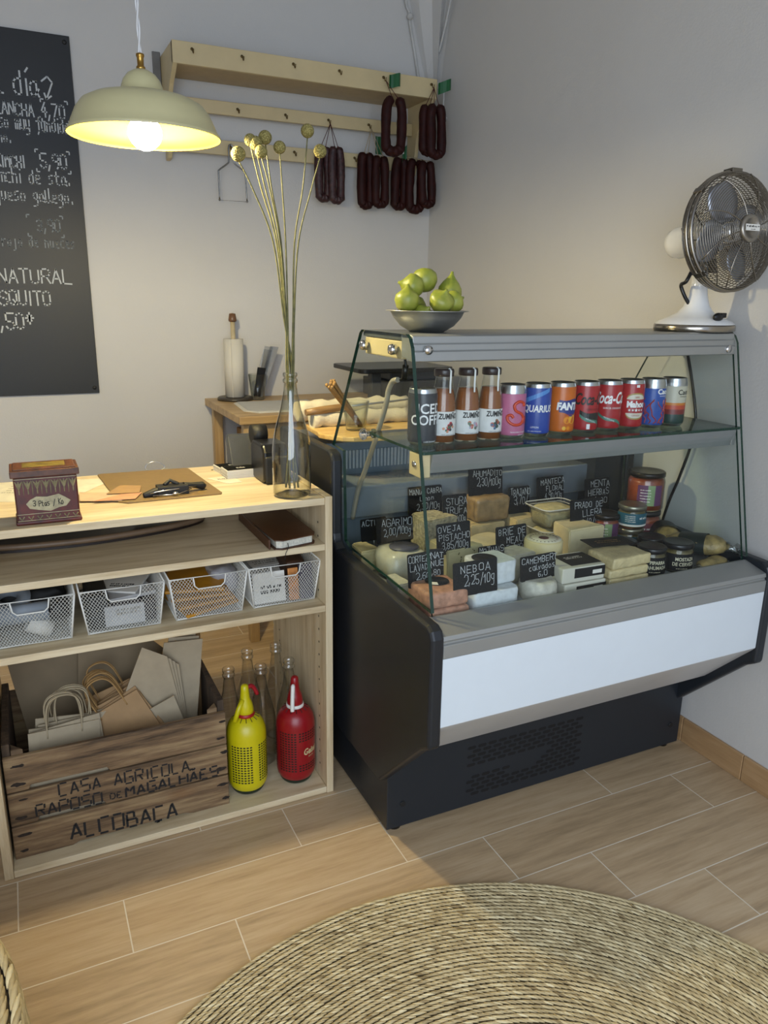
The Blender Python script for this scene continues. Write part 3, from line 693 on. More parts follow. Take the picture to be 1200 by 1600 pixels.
solo('cheese_label', mb, [CARD, BRASS], 'black and gold sleeve lying on the pale wrapped cheeses', 'label', origin=(1.275, 1.375, .677))
def wedge(x0, x1, y0, y1, z0, z1, mats, label, seed=0, rz=0, tip=.35, holes=0, name='cheese_wedge', amp=.0012, group=None):
    cx, cy = (x0+x1)/2, (y0+y1)/2; w, d = (x1-x0)/2, (y1-y0)/2
    mb = MB(); mb.prism([(-w, -d), (w, -d*.8), (w*tip, d), (-w*.8, d*.9)], 'Z', z0, z1)
    bmesh.ops.bevel(mb.b, geom=mb.b.edges[:], offset=.003, segments=2, affect='EDGES')
    bmesh.ops.subdivide_edges(mb.b, edges=[e for e in mb.b.edges if e.calc_length() > .02], cuts=5, use_grid_fill=True); mb.noisy(amp, 60, seed)
    if holes:
        rnd = random.Random(seed)
        for i in range(holes):
            mb.ball((rnd.uniform(-w*.9, w*.9), -d*.93+.0, rnd.uniform(z0+.006, z1-.006)), rnd.uniform(.0012, .003), 8, 1, (1, .5, 1))
            mb.ball((rnd.uniform(-w*.6, w*.5), rnd.uniform(-d*.6, d*.7), z1-.0005), rnd.uniform(.0012, .0025), 8, 1, (1, 1, .4))
    mb.b.transform(Matrix.Translation((cx, cy, 0)) @ Matrix.Rotation(rz, 4, 'Z'))
    return solo(name, mb, mats, label, 'cheese', group, origin=(cx, cy, z0))
PIST = M('pistachio_cheese', 'B5AE86', .5, 0, .06, 60, .3); PISTN = M('pistachio_bits', '5E5A2E', .6)
wedge(.862, .972, 1.455, 1.56, .60, .682, [PIST, PISTN], 'pale green-yellow wedge speckled with pistachio below its price card', 5, .05, .4, 45)
wedge(1.235, 1.352, 1.465, 1.56, .60, .685, [M('sheep_cheese', 'D3C69E', .5, 0, .05, 50, .4)], 'large ivory wedge standing under the card marked 4,40', 6, -.05, .5)
wedge(1.055, 1.17, 1.655, 1.735, .60, .665, [PALEC], 'pale wedge below the brown vacuum-wrapped piece', 7, 0, .6)
wedge(1.175, 1.275, 1.63, 1.72, .60, .675, [PALEC], 'smooth pale wedge left of the plastic tubs', 8, .1, .5)
BRN = M('smoked_rind', '8A7350', .3, 0, .3, 40, .7, .002, 60)
solo('wrapped_cheese', blob(1.075, 1.185, 1.665, 1.735, .667, .735, .012, 9, .004), BRN, 'brown smoked cheese in shiny film under the highest price card', 'cheese', origin=(1.13, 1.7, .667))
HERB = M('herb_crust', 'A39C80', .9, 0, .45, 120, 1.0, .003, 150)
wedge(.892, 1.0, 1.625, 1.715, .60, .705, [HERB], 'herb-crusted cheese wedge behind the front glass edge', 10, .1, .6, amp=.002)
solo('wrapped_cheese', blob(.738, .842, 1.485, 1.60, .60, .675, .028, 11, .004), M('waxed_white', 'B9B6A2', .3, 0, .1, 30, .3), 'plump film-wrapped white cheese at the left end behind the glass', 'cheese', origin=(.79, 1.54, .60))
mb = MB(); mb.lathe([(.036, 0), (.036, .001), (0, .003)], 28, (.795, 1.54, .677)); solo('cheese_label', mb, M('purple_grey', '4A4A58', .5), 'grey-violet round label on the plump wrapped cheese', 'label', origin=(.795, 1.54, .677))
wedge(.712, .768, 1.60, 1.68, .60, .655, [PALEC], 'small pale piece in the back left corner of the deck', 12, 0, .5)
wedge(.712, .75, 1.40, 1.475, .60, .64, [RIND], 'little white piece beside the left side glass in front of the plump cheese', 18, 0, .5)
wheel(1.075, 1.565, .60, .078, .05, M('brie_rind', 'C8C0A0', .6, 0, .06, 50, .4), 'flat brie wheel lying behind the brie card', seed=13)
wedge(1.0, 1.09, 1.40, 1.47, .60, .668, [RIND], 'white-rind brie wedge between the pistachio wedge and the tall round cheese', 14, .1, .6)
wedge(1.035, 1.085, 1.345, 1.395, .60, .632, [RIND], 'small cut of white-rind cheese behind the calvados price card', 15, .2, .6)
t = thing('round_cheese', 'tall round boxed cheese with a printed paper disc on top', 'cheese', (1.125, 1.435, .60))
mb = MB(); mb.lathe([(0, .6), (.044, .6), (.047, .603), (.047, .643), (.046, .645), (.047, .648), (.047, .683), (.044, .688), (0, .688)], 40, (1.125, 1.435, 0)); mb.build('cheese_body', M('boxed_cheese_cream', 'D2C496', .45, 0, .04), t)
mb = MB(); c = (1.125, 1.435, .6884); mb.lathe([(.043, 0), (.043, .0005), (0, .0006)], 36, c); mb.lathe([(.013, 0), (.013, .0012), (0, .0012)], 9, c, [1, 1])
for i in range(22):
    a = 2*pi*i/22; mb.box(-.001, .001, -.0028, .0028, .0006, .0009, 1, Matrix.Translation(c) @ Matrix.Rotation(a, 4, 'Z') @ Matrix.Translation((0, .033, 0)))
mb.build('top_label', [M('label_cream2', 'DDD6BC', .5), M('maroon', '4A1A1C', .5)], t)
CURD = M('soft_butter', 'BDB386', .5, 0, .15, 60, 1, .006, 50)
for k, (z, lb) in enumerate(((.602, 'lower'), (.662, 'upper'))):
    t = thing('plastic_tub', 'clear plastic tub of pale butter, %s of the two stacked tubs' % lb, 'tub', (1.285, 1.605, z), group='plastic tubs of butter')
    def sh(s, zz): return [(1.285+x*s, 1.605+y*s, z+zz) for x, y in rrect(-.062, .062, -.05, .05, .02, 5)]
    mb = MB(); R = [mb.vs(sh(s, zz)) for s, zz in ((.76, 0), (.80, .006), (.92, .045), (1.0, .046), (1.08, .050), (1.08, .053))]
    for a, b in zip(R, R[1:]):
        for i in range(len(a)): mb.face([a[i], a[(i+1) % len(a)], b[(i+1) % len(a)], b[i]], 0, False)
    mb.face(R[0][::-1]); mb.build('tub', CLEARP, t)
    mb = MB(); mb.tube([tuple(q) for q in sh(1.075, .0525)], .0016, 6, closed=True); mb.tube([tuple(q) for q in sh(.95, .046)], .0010, 6, closed=True); mb.build('tub_rim', M('tub_rim_plastic', 'C2C4BE', .25), t)
    mb = MB(); R = [mb.vs(sh(s, zz)) for s, zz in ((.74, .002), (.78, .01), (.87, .040), (.7, .047), (.3, .050))]
    for a, b in zip(R, R[1:]):
        for i in range(len(a)): mb.face([a[i], a[(i+1) % len(a)], b[(i+1) % len(a)], b[i]], 0, True)
    mb.face(R[0][::-1]); mb.face(R[-1]); mb.noisy(.0015, 60, k); mb.build('butter', CURD, t)
# jars
def jar(cx, cy, z, r, h, food, lid, label, lab_deco=None, lw=.1, lidh=.014, name='glass_jar', group=None, sh=.0):
    t = thing(name, label, 'jar', (cx, cy, z), group=group); c = (cx, cy, z)
    mb = MB(); mb.lathe([(0, .001), (r*.9, 0), (r, .005), (r, h-lidh-.012), (r*.93, h-lidh-.002), (r*.9, h-lidh)], 32, c, cap=False); mb.build('glass', CLEARG, t)
    mb = MB(); mb.lathe([(0, .003), (r*.95, .004), (r*.96, h-lidh-.014), (r*.88, h-lidh-.006), (0, h-lidh-.006)], 32, c, cap=False); mb.build('contents', food, t)
    mb = MB(); mb.lathe([(r*.93, h-lidh), (r*.98, h-lidh+.001), (r*.98, h-.003), (r*.93, h-.0005), (r*.80, h-.002), (0, h-.002)], 36, c, cap=False); mb.build('lid', lid, t)
    if lab_deco:
        mb = MB(); mats = lab_deco(mb, c, r); mb.build('label', mats, t)
    return t
REDF = M('red_preserve', '8A3E1C', .35, 0, .3, 40); OIL = M('yellow_preserve', '6E6238', .35, 0, .3, 50)
def l_purple(mb, c, r):
    R = r+.0004; patch(mb, c, R, -.5, .07, .018, .075, 0, 14, 0); patch(mb, c, R, -.45, .02, .018, .075, 1, 6, .0003)
    F = Fcyl(c, R+.0006, -.5); bars(mb, F, -.028, .0, [.062, .054, .046, .038, .03], .0028, 2)
    return [M('lab_purple', '5A3158', .5), M('lab_sage', '7C9468', .5), PAPER]
t = jar(1.548, 1.545, .60, .05, .092, REDF, BLACK, 'squat preserve jar carrying the tall jar at the back of the deck', lambda mb, c, r: (patch(mb, c, r+.0004, -.5, .09, .012, .06, 0, 16, 0), bars(mb, Fcyl(c, r+.0009, -.6), -.025, .02, [.045, .03], .006, 1), [M('lab_wine', '6A2A38', .5), PAPER])[2])
t = jar(1.55, 1.545, .692, .05, .108, REDF, M('dark_lid', '1C1714', .3, .4), 'tall orange-red preserve jar with a purple and green label standing on another jar', l_purple)
TEAL = M('tin_teal', '1E5666', .4)
def l_teal(w):
    def d(mb, c, r):
        patch(mb, c, r+.0004, -.3, .13, .012, .042, 0, 24, 0); patch(mb, c, r+.0006, -.3, .13, .007, .012, 1, 24, 0); F = Fcyl(c, r+.0009, -.3)
        bars(mb, F, .004, .03, [.03], .0055, 1); bars(mb, F, -.035, -.008, [.035, .030, .025, .020], .002, 1)
        return [TEAL, PAPER]
    return d
LIDS = M('pewter_lid', '8C8878', .3, .8)
jar(1.462, 1.50, .60, .038, .062, OIL, LIDS, 'small jar with a teal label, lower of the two stacked beside the tall jar', l_teal('PATE'), name='preserve_jar', group='small teal-labelled jars')
jar(1.465, 1.50, .663, .038, .062, OIL, LIDS, 'small jar with a teal label, upper of the two stacked beside the tall jar', l_teal('CREMA'), name='preserve_jar', group='small teal-labelled jars')
jar(1.405, 1.535, .60, .040, .098, REDF, M('dark_lid', '1C1714', .3, .4), 'orange preserve jar with a violet label behind the ivory wedge', l_purple)
def l_black(a, b):
    def d(mb, c, r):
        patch(mb, c, r+.0004, -.4, .16, .006, .050, 0, 26, 0); F = Fcyl(c, r+.0009, -.45)
        txt(mb, a, .0125, lambda u, v: F(u+.006, v+.033), 1, .0003, wscale=.85); txt(mb, b, .0125, lambda u, v: F(u+.006, v+.020), 1, .0003, wscale=.85); bars(mb, F, -.014, .014, [.013], .0022, 1)
        return [CARD, M('label_cream', 'D2CBAE', .5)]
    return d
jar(1.372, 1.325, .60, .036, .072, OIL, BLACK, 'black-lidded jar of smoked peppers next to the pale wrapped cheeses', l_black('PIPARRA', 'AHUMADA'))
jar(1.455, 1.32, .60, .038, .074, OIL, BLACK, 'black-lidded mustard jar right of the smoked pepper jar', l_black('MOSTAZA', 'DE CERVEZA'))
jar(1.46, 1.415, .60, .036, .060, OIL, BLACK, 'black-lidded jar hidden behind the mustard jar', l_black('PESTO', 'VERDE'))
jar(1.375, 1.425, .60, .034, .056, OIL, BLACK, 'low black-lidded jar behind the smoked pepper jar', l_black('OLIVA', 'NEGRA'))
# packaged breads
BREAD = M('dark_toast', '94804F', .4, 0, .4, 45, 1, .004, 60)
def loaf(c, L, r, rz, tilt, label, band=True):
    t = thing('packaged_bread', label, 'packaged bread', c, rot=(0, tilt, rz), group='packaged fruit breads')
    mb = MB(); n = 14; R = []
    for i in range(n+1):
        x = -L/2+L*i/n; e = min(1, 1.15*math.sqrt(max(.02, 1-(2*x/L)**2*.98)))
        R.append(mb.vs([(x, r*e*cos(a), r*.72*e*sin(a)+r*.72) for a in [2*pi*k/16 for k in range(16)]]))
    for a, b in zip(R, R[1:]):
        for k in range(16): mb.face([a[k], a[(k+1) % 16], b[(k+1) % 16], b[k]], 0, True)
    mb.face(R[0]); mb.face(R[-1][::-1]); mb.noisy(.004, 40, int(L*1000)); mb.build('bread', BREAD, t, local=True)
    if band:
        mb = MB(); R = [mb.vs([(x, r*1.10*cos(a), r*.80*sin(a)+r*.72) for a in [2*pi*k/24 for k in range(24)]]) for x in (-L*.18, L*.22)]
        for k in range(24): mb.face([R[0][k], R[0][(k+1) % 24], R[1][(k+1) % 24], R[1][k]], 0, True)
        mb.build('sleeve', M('dark_sleeve', '16211F', .45), t, local=True)
    mb = MB()
    for s in (-1, 1):
        p = [(s*(L*.46), 0, r*.7), (s*(L*.55), .004, r*.6), (s*(L*.62), -.004, r*.5)]
        mb.tube(p, [r*.45, r*.2, r*.5], 8)
    mb.noisy(.004, 60, 3); mb.build('film_end', CLEARP, t, local=True)
    return t
loaf((1.556, 1.462, .618), .13, .034, 1.0, 0, 'fruit bread in crumpled film lying against the back right corner')
loaf((1.553, 1.352, .618), .165, .036, 2.08, .10, 'fruit bread with a dark sleeve lying on top near the right end')
loaf((1.53, 1.275, .602), .10, .022, .1, 0, 'small film-wrapped bread at the front edge near the right end', False)

# ---------------------------------------------------------------- price cards
def card(x0, x1, z0, z1, y, lines, label, rz=0, tilt=.12, pin=.03, hs=None):
    w, h = x1-x0, z1-z0; c = ((x0+x1)/2, y, z0)
    t = thing('price_card', label, 'price card', c, rot=(-tilt, 0, rz), group='chalk lettered price cards')
    mb = MB(); mb.prism(rrect(-w/2, w/2, 0, h, .004, 3), 'Y', -.0008, .0008); mb.build('card', CARD, t, local=True)
    mb = MB(); n = len(lines); F = Fy(-.0011)
    for i, (s, k, dx) in enumerate(lines):
        k *= .88; ch = h*k; base = h-h*.09-ch-sum(h*(q[1]*.88+.07) for q in lines[:i])
        ws = min(1.0, (w*(.94-dx))/(len(s)*5.0*ch/6)); write(mb, s, -w/2+w*.05+dx*w, base, ch, .0012, F, 0, 5.4, ws, .22)
    mb.build('chalk_lettering', CHALK, t, local=True)
    mb = MB(); mb.cyl((0, .0015, h*.25), (0, .0015, -pin), .0011, n=6); mb.build('pin', STEEL, t, local=True)
    return t
card(.772, .880, .651, .724, 1.266, [('NEBOA', .26, .12), ('2,25/10g', .34, .2)], 'largest black price card, marked 2,25, at the front of the deck', pin=.001)
card(.962, 1.062, .645, .702, 1.300, [('CAMEMBERT', .26, 0), ('calvados', .24, .2), ('6,0', .24, .45)], 'black price card for the camembert, marked 6,0, behind the wrinkled round cheese', .05, pin=.002)
card(.841, .934, .672, .746, 1.462, [('OVEJA', .22, 0), ('PISTACHO', .22, .02), ('3,85/100g', .24, .1)], 'black price card marked 3,85 standing above the speckled green-yellow wedge', .03)
card(1.015, 1.107, .640, .715, 1.475, [('BRIE DE', .24, .05), ('MEAUX', .24, .3), ('5,50/100g', .22, .15)], 'black price card for the brie, marked 5,50, in the middle of the deck', .03)
card(.934, 1.006, .643, .691, 1.425, [('MOTHAIS', .30, .0), ('feuille', .26, .3)], 'small black price card with feuille on it, half hidden behind the ribbed cheese', .0)
card(.706, .765, .654, .728, 1.345, [('CORTEZA', .20, 0), ('LAVADA', .22, .05), ('2,60', .22, .3)], 'price card marked 2,60 seen through the left side glass above the orange cheese', .1)
card(.768, .802, .645, .725, 1.362, [('NAT', .18, .1), ('NUE', .18, .1), ('1,80', .2, 0)], 'narrow price card half hidden behind the green glass edge', -.2)
card(.757, .858, .666, .728, 1.612, [('AGARIMO', .30, .1), ('2,00/100g', .34, .15)], 'price card marked 2,00 at the left end behind the side glass', .0)
card(.735, .81, .66, .717, 1.66, [('ACTI', .26, 0)], 'dark price card partly hidden behind the 2,00 card, leftmost of all', .1)
card(.901, 1.003, .690, .768, 1.722, [('MANIA CABRA', .20, 0), ('limon', .18, .3), ('2,30/10g', .26, .2)], 'price card for goat cheese with lemon, marked 2,30, above the herb-crusted wedge')
card(.979, 1.052, .650, .751, 1.67, [('STURA', .2, .1), ('TRUFA', .2, .05), ('4,00/100g', .18, .1)], 'tall price card for truffle cheese between the 2,30 lemon card and the brown piece')
card(1.072, 1.178, .734, .808, 1.70, [('AHUMADITO', .24, .08), ('2,30/100g', .32, .2)], 'highest standing price card, marked 2,30, on the brown smoked cheese', -.05)
card(1.195, 1.264, .672, .750, 1.685, [('TRAJANO', .24, .05), ('3,70/', .30, .2)], 'narrow price card marked 3,70 right of the brown smoked cheese')
card(1.292, 1.385, .690, .768, 1.69, [('MANTECA', .22, .1), ('FLORAL', .2, .3), ('4,90/10g', .24, .25)], 'price card for butter, marked 4,90, above the plastic tubs')
card(1.285, 1.39, .650, .741, 1.53, [('PRADO DE', .2, .1), ('LLERA', .2, .35), ('4,40/kg', .26, .3)], 'price card marked 4,40 per kilo standing in the large ivory wedge')
card(1.44, 1.53, .66, .757, 1.66, [('MENTA', .2, .2), ('HIERBAS', .2, .1), ('4,90', .22, .3)], 'dim price card at the back behind the small jars')

# ---------------------------------------------------------------- bowl of figs
BZ = 1.179; bc = (.81, 1.485, BZ)
mb = MB(); mb.lathe([(0, .0), (.036, .0), (.058, .013), (.073, .030), (.079, .042), (.089, .0435), (.089, .0447), (.078, .0445), (.071, .031), (.056, .015), (.035, .0015), (0, .0015)], 48, bc, cap=False)
solo('metal_bowl', mb, M('bowl_steel', 'C4C4C0', .42, 1, .05), 'brushed steel bowl of green figs on top of the counter', 'bowl', origin=bc)
FIG = NT('fig_skin'); co = FIG.coord(); FIG.set(Base_Color=FIG.ramp(FIG.noise(co, 22, 4), [(.3, '6C7A24'), (.5, '848C30'), (.72, '9A9A46')]), Roughness=.42); FIG.bump(FIG.noise(co, 120, 3), .3, .001)
def fig(x, y, z, r, d, label, el=1.0):
    mb = MB(); q = Vector(d).normalized().to_track_quat('Z', 'Y').to_matrix().to_4x4()
    pr = [(0, -r), (r*.35, -r*.97), (r*.8, -r*.62), (r*1.0, -.05*r), (r*.93, r*.35), (r*.66, r*.78*el), (r*.36, r*1.1*el), (r*.16, r*1.38*el), (r*.10, r*1.62*el), (0, r*1.65*el)]
    rg = []; n = 28
    mb.lathe(pr, n, (0, 0, 0))
    for v in mb.b.verts:
        a = math.atan2(v.co.y, v.co.x); k = 1+.018*cos(a*9); v.co.x *= k; v.co.y *= k
    mb.b.transform(Matrix.Translation((x, y, z)) @ q)
    return solo('fig', mb, FIG.m, label, 'fig', 'green figs in the steel bowl', origin=(x, y, z))
fig(.753, 1.47, BZ+.066, .0265, (.1, .1, 1), 'upright green fig at the left rim of the bowl', .75)
fig(.778, 1.50, BZ+.090+.004, .0265, (-.9, .2, .25), 'green fig lying on the pile left of centre', .7)
fig(.818, 1.515, BZ+.109, .0275, (.3, .5, .8), 'green fig crowning the pile', .6)
fig(.865, 1.488, BZ+.083, .0265, (.12, 0, 1), 'pear-shaped green fig with its stalk straight up at the right of the bowl', 1.0)
fig(.815, 1.432, BZ+.066, .0265, (.1, -.55, .8), 'pale green fig in the middle of the near rim', .6)
fig(.853, 1.447, BZ+.064, .023, (1, .1, .35), 'dark green fig lying on its side at the right rim', .7)
fig(.785, 1.455, BZ+.038, .022, (.2, -.5, .5), 'shaded fig low in the bowl between the left and middle figs', .6)
fig(.80, 1.525, BZ+.05, .026, (-.2, .8, .4), 'fig buried at the back of the bowl under the pile', .6)

# ---------------------------------------------------------------- fan
FX, FY, FZ = 1.552, 1.445, 1.179
FAN = thing('desk_fan', 'white and chrome retro desk fan on the right end of the counter', 'fan', (FX, FY, FZ))
def L3(p): return Vector((FX+p[0], FY+p[1], FZ+p[2]))
mb = MB(); mb.lathe([(0, 0), (.098, 0), (.101, .003), (.101, .014), (.098, .017), (0, .017)], 48, (FX, FY, FZ), sx=1, sy=.92); mb.build('base_ring', M('nickel', 'A39C90', .22, 1, .03), FAN)
mb = MB(); mb.lathe([(.097, .017), (.090, .024), (.066, .034), (.046, .044), (.032, .060), (.024, .085), (.020, .110), (.019, .135), (.012, .142), (0, .143)], 48, (FX, FY, FZ), sx=1, sy=.95, cap=False); mb.build('base', ENAMEL, FAN)
mb = MB(); mb.ball((FX-.005, FY-.075, FZ+.036), .013, 12, 0, (1.3, .6, .8)); mb.box(FX+.0, FX+.016, FY-.082, FY-.072, FZ+.034, FZ+.046); mb.build('speed_knob', BLACK, FAN, bevel=.002)
HC = Vector((FX-.026, FY-.095, FZ+.226)); TI = Matrix.Rotation(-.10, 4, 'X'); HM = Matrix.Translation(HC) @ TI   # local: -Y is the front
def hp(x, y, z): return HM @ Vector((x, y, z))
RY = Matrix.Rotation(pi/2, 4, 'X')     # lathe z -> -y
mb = MB(); mb.lathe([(0, -.178), (.022, -.176), (.034, -.166), (.038, -.150), (.040, -.06), (.036, -.035), (0, -.035)], 32, (0, 0, 0), M=HM @ RY); mb.build('motor_housing', ENAMEL, FAN)
mb = MB(); mb.box(-.016, .016, .045, .095, -.085, -.05, 0, HM); mb.prism([(-.02, -.08), (.02, -.08), (.012, -.055), (-.012, -.055)], 'X', -.02, .02, 0, M=HM @ Matrix.Translation((0, .075, 0)))
mb.cyl(hp(0, .07, -.05), L3((0, 0, .14)), .014); mb.lathe([(0, 0), (.012, .002), (.014, .006), (.0, .022)], 12, (0, 0, 0), M=HM @ Matrix.Translation((-.02, .07, -.065)) @ Matrix.Rotation(-pi/2, 4, 'Y')); mb.build('tilt_bracket', CHROME, FAN, bevel=.001)
CAGE = M('cage_nickel', '8E877C', .25, 1, .03)
Rr = .130
def ring(mb, r, y, rr, n=56): mb.tube([hp(r*cos(2*pi*i/n), y, r*sin(2*pi*i/n)) for i in range(n)], rr, 6, closed=True)
mb = MB(); ring(mb, Rr, -.008, .0048); ring(mb, Rr, .006, .0045); mb.box(-.016, .016, -.014, .012, Rr-.004, Rr+.008, 0, HM)
for a in (.9, 2.4, 3.9, 5.4): mb.box(-.007, .007, -.013, .011, Rr-.003, Rr+.007, 0, HM @ Matrix.Rotation(a, 4, 'Y'))
mb.build('cage_rim', CAGE, FAN, bevel=.001)
dome = lambda r: -.012-.040*math.sqrt(max(0, 1-(r/Rr)**2*.96))
domb = lambda r: .010+.038*math.sqrt(max(0, 1-(r/Rr)**2*.96))
for nm, f, n0 in (('front_grille', dome, 8), ('rear_grille', domb, 8)):
    mb = MB(); k = 22
    for i in range(k):
        r = .030+(Rr-.032)*i/(k-1); ring(mb, r, f(r), .00095, 44)
    for j in range(n0):
        a0 = 2*pi*j/n0+.25; P_ = []
        for i in range(9):
            r = .02+(Rr-.022)*i/8; a = a0+(.5 if nm == 'front_grille' else -.5)*(i/8)**2*.6; P_.append(hp(r*cos(a), f(r)-.0015*(1 if nm[0] == 'f' else -1), r*sin(a)))
        mb.tube(P_, .0016, 6)
    mb.build(nm, CAGE, FAN)
mb = MB(); mb.lathe([(0, .05), (.029, .05), (.031, .053), (.030, .060), (.022, .0625), (.0215, .0605), (0, .0605)], 36, (0, 0, 0), M=HM @ RY); BD = mb.build('hub_badge', M('badge_nickel', '9A9388', .35, .9), FAN)
mb = MB(); mb.box(-.022, .022, -.0632, -.0605, -.006, .008, 0, HM); bars(mb, lambda u, v: hp(u, -.0636, v), -.013, .013, [.0035], .0045, 1); bars(mb, lambda u, v: hp(u, -.0636, v), -.007, .007, [-.003], .0015, 1)
for q in (-.018, .018): disc(mb, (q, .0035), .002, lambda u, v: hp(u, -.0636, v), 1, 5)
mb.build('name_plate', [PAPER, BLACKM], BD)
for j in range(4):
    mb = MB(); n = 8; rows = []
    for i in range(n+1):
        r = .025+.088*i/n; w = .30+.55*sin(pi*min(1, i/n*.9+.05)); row = []
        for q in range(7):
            a = j*pi/2+.4+w*(q/6-.5)*(.06/max(r, .045)+.5); row.append(hp(r*cos(a), .0+.016*(q/6-.5), r*sin(a)))
        rows.append(mb.vs(row))
    for a, b in zip(rows, rows[1:]):
        for q in range(6): mb.face([a[q], a[q+1], b[q+1], b[q]], 0, True)
    mb.build('fan_blade', M('blade_metal', 'A9ABB0', .3, .9, .03), FAN, solid=.0012)
mb = MB(); mb.cyl(hp(0, .03, 0), hp(0, -.02, 0), .022); mb.build('blade_hub', CHROME, FAN)
mb = MB(); mb.tube(spline([hp(-.02, .085, -.07), hp(-.035, .09, -.10), L3((-.050, .01, .11)), L3((-.04, .005, .085)), L3((-.026, 0, .065))], 6), .0045, 8)
mb.build('neck_cable', BLACK, FAN)
mb = MB(); mb.tube(spline([L3((.05, .085, .008)), L3((.085, .12, .012)), (1.645, 1.60, 1.17), (1.655, 1.56, 1.13), (1.655, 1.50, .96), (1.655, 1.50, .88), (1.655, 1.53, .77), (1.655, 1.56, .68), (1.655, 1.6, .5), (1.655, 1.62, .3)], 8), .0042, 8)
mb.build('power_cord', BLACK, FAN)

# ---------------------------------------------------------------- behind the counter: cutting board, towels, glass
WZ = .888
mb = MB(); mb.prism([(.712, 1.90), (.706, 1.87), (.715, 1.845), (.745, 1.80), (.77, 1.785), (1.12, 1.745), (1.135, 1.76), (1.145, 2.0), (1.12, 2.03), (.74, 2.06), (.722, 2.04)], 'Z', WZ, WZ+.014)
solo('cutting_board', mb, BOARDW, 'bamboo cutting board on the rear worktop of the counter', 'cutting board', origin=(.9, 1.9, WZ), bevel=.003)
BT = WZ+.014
TOWEL = M('cream_towel', 'CFC6AC', .95, 0, .04, 60, .6, .002, 250)
t = thing('rolled_towel', 'cream cotton towel folded in two rolls on the cutting board', 'towel', (.85, 2.0, BT))
for k, (y, r, x0, x1, zz) in enumerate(((1.965, .021, .72, 1.02, 0), (2.03, .028, .70, 1.05, .012))):
    mb = MB(); n = 18
    P_ = [(x0+(x1-x0)*i/n, y+.012*i/n+.003*sin(i), BT+r*.9+zz) for i in range(n+1)]
    mb.tube(P_, [r*(1+.10*sin(i*2.1)) for i in range(n+1)], 14); mb.noisy(.006, 25, k); mb.build('towel_roll', TOWEL, t)
t = thing('kitchen_knife', 'long steel knife with a wooden handle lying across the towel', 'knife', (.8, 1.99, .95))
mb = MB(); mb.tube([(.70, 1.955, .945), (.74, 1.958, .948), (.80, 1.963, .953), (.825, 1.965, .954)], [.009, .011, .010, .006], 12); mb.build('handle', wood('knife_handle', '7A5C38', '94744A', 'A88A5C', 'X', 2, .4), t)
mb = MB(); mb.tube([(.82, 1.965, .954), (.95, 1.985, .958), (1.08, 2.005, .964)], [.0035, .003, .0025], 8); mb.build('blade', STEEL, t)
def tumbler(c, r0, r1, h, label, mat=None):
    mb = MB(); mb.lathe([(0, 0), (r0*.96, 0), (r0, .003), (r1, h), (r1-.0022, h), (r0-.0025, .009), (0, .009)], 36, c, cap=False)
    return solo('drinking_glass', mb, mat or CLEARG, label, 'glass', origin=c)
gc = (.818, 1.885, BT+.0005); tumbler(gc, .027, .036, .078, 'clear tumbler holding breadsticks on the cutting board')
STK = M('breadstick', '94713F', .6, 0, .3, 90, .6, .002)
rnd = random.Random(5)
for i in range(9):
    a = 2*pi*i/8; ox, oz = (.007*cos(a), .007*sin(a)) if i < 8 else (0, 0)
    b = Vector((.832+ox*.7, 1.887+oz*.6, BT+.011)); e = Vector((.722+ox+rnd.uniform(-.006, .006), 1.82+oz, 1.035+rnd.uniform(-.012, .008)))
    mb = MB(); mb.tube([b, b+(e-b)*.5, b+(e-b)*.97, e], [.0032, .0034, .0035, .0022], 8); mb.ball(e, .0052, 8)
    solo('breadstick', mb, STK, 'thin breadstick leaning in the tumbler on the cutting board', 'breadstick', 'breadsticks in the tumbler', origin=b)

# ---------------------------------------------------------------- pine shelf unit
U0, U1, UY0, UY1, UT = -.137, .640, 1.61, 2.05, .797
UN = thing('pine_shelf_unit', 'open-backed pine shelf unit with four boards between two side panels', 'shelf unit', (.25, 1.83, 0))
mb = MB(); mb.box(U0, U0+.019, UY0, UY1, 0, UT+.003); mb.build('side_panel', PINEZ, UN, bevel=.0015)
mb = MB(); mb.box(U1-.018, U1, UY0, UY1, 0, UT+.003)
for k in range(20):
    for y in (1.66, 1.99): disc(mb, (y, .06+k*.035), .003, lambda u, v: Vector((U1-.0184, u, v)), 1, 8)
mb.build('side_panel', [PINEZ, BLACKM], UN, bevel=.0015)
for nm, z0, z1 in (('top_board', UT-.017, UT), ('shelf_board', .668, .684), ('shelf_board', .511, .527), ('bottom_board', .001, .018)):
    mb = MB(); mb.box(U0+.0195, U1-.0185, UY0+.001, UY1, z0, z1); mb.build(nm, PINE, UN, bevel=.0012)
# tin
t = thing('tea_tin', 'old dark red decorated metal tin at the left end of the top board', 'tin', (.026, 1.67, UT), rz=0)
TINR = M('tin_dark_red', '4E1509', .4, 0, .4, 50); TINO = M('tin_worn_orange', '54301C', .4, 0, .5, 60); TINY = M('tin_pale_gold', '9A9070', .4, .3, .25, 90)
x0, x1, y0, y1 = -.030, .094, 1.632, 1.715
mb = MB(); mb.box(x0+.003, x1-.003, y0+.003, y1-.003, UT+.006, UT+.098); mb.box(x0, x1, y0, y1, UT, UT+.008); mb.build('tin_body', TINR, t, bevel=.003)
mb = MB(); mb.box(x0-.002, x1+.002, y0-.002, y1+.002, UT+.098, UT+.112); mb.box(x0+.004, x1-.004, y0+.004, y1-.004, UT+.111, UT+.1145); mb.build('lid', [TINO], t, bevel=.004)
mb = MB(); mb.box(x0+.022, x1-.022, y0+.02, y1-.018, UT+.1146, UT+.1150); mb.build('lid_picture', M('tin_lid_green', '7C6A2C', .4, .2, .5, 45), t)
mb = MB(); F = Fy(y0+.0022); cx = (x0+x1)/2
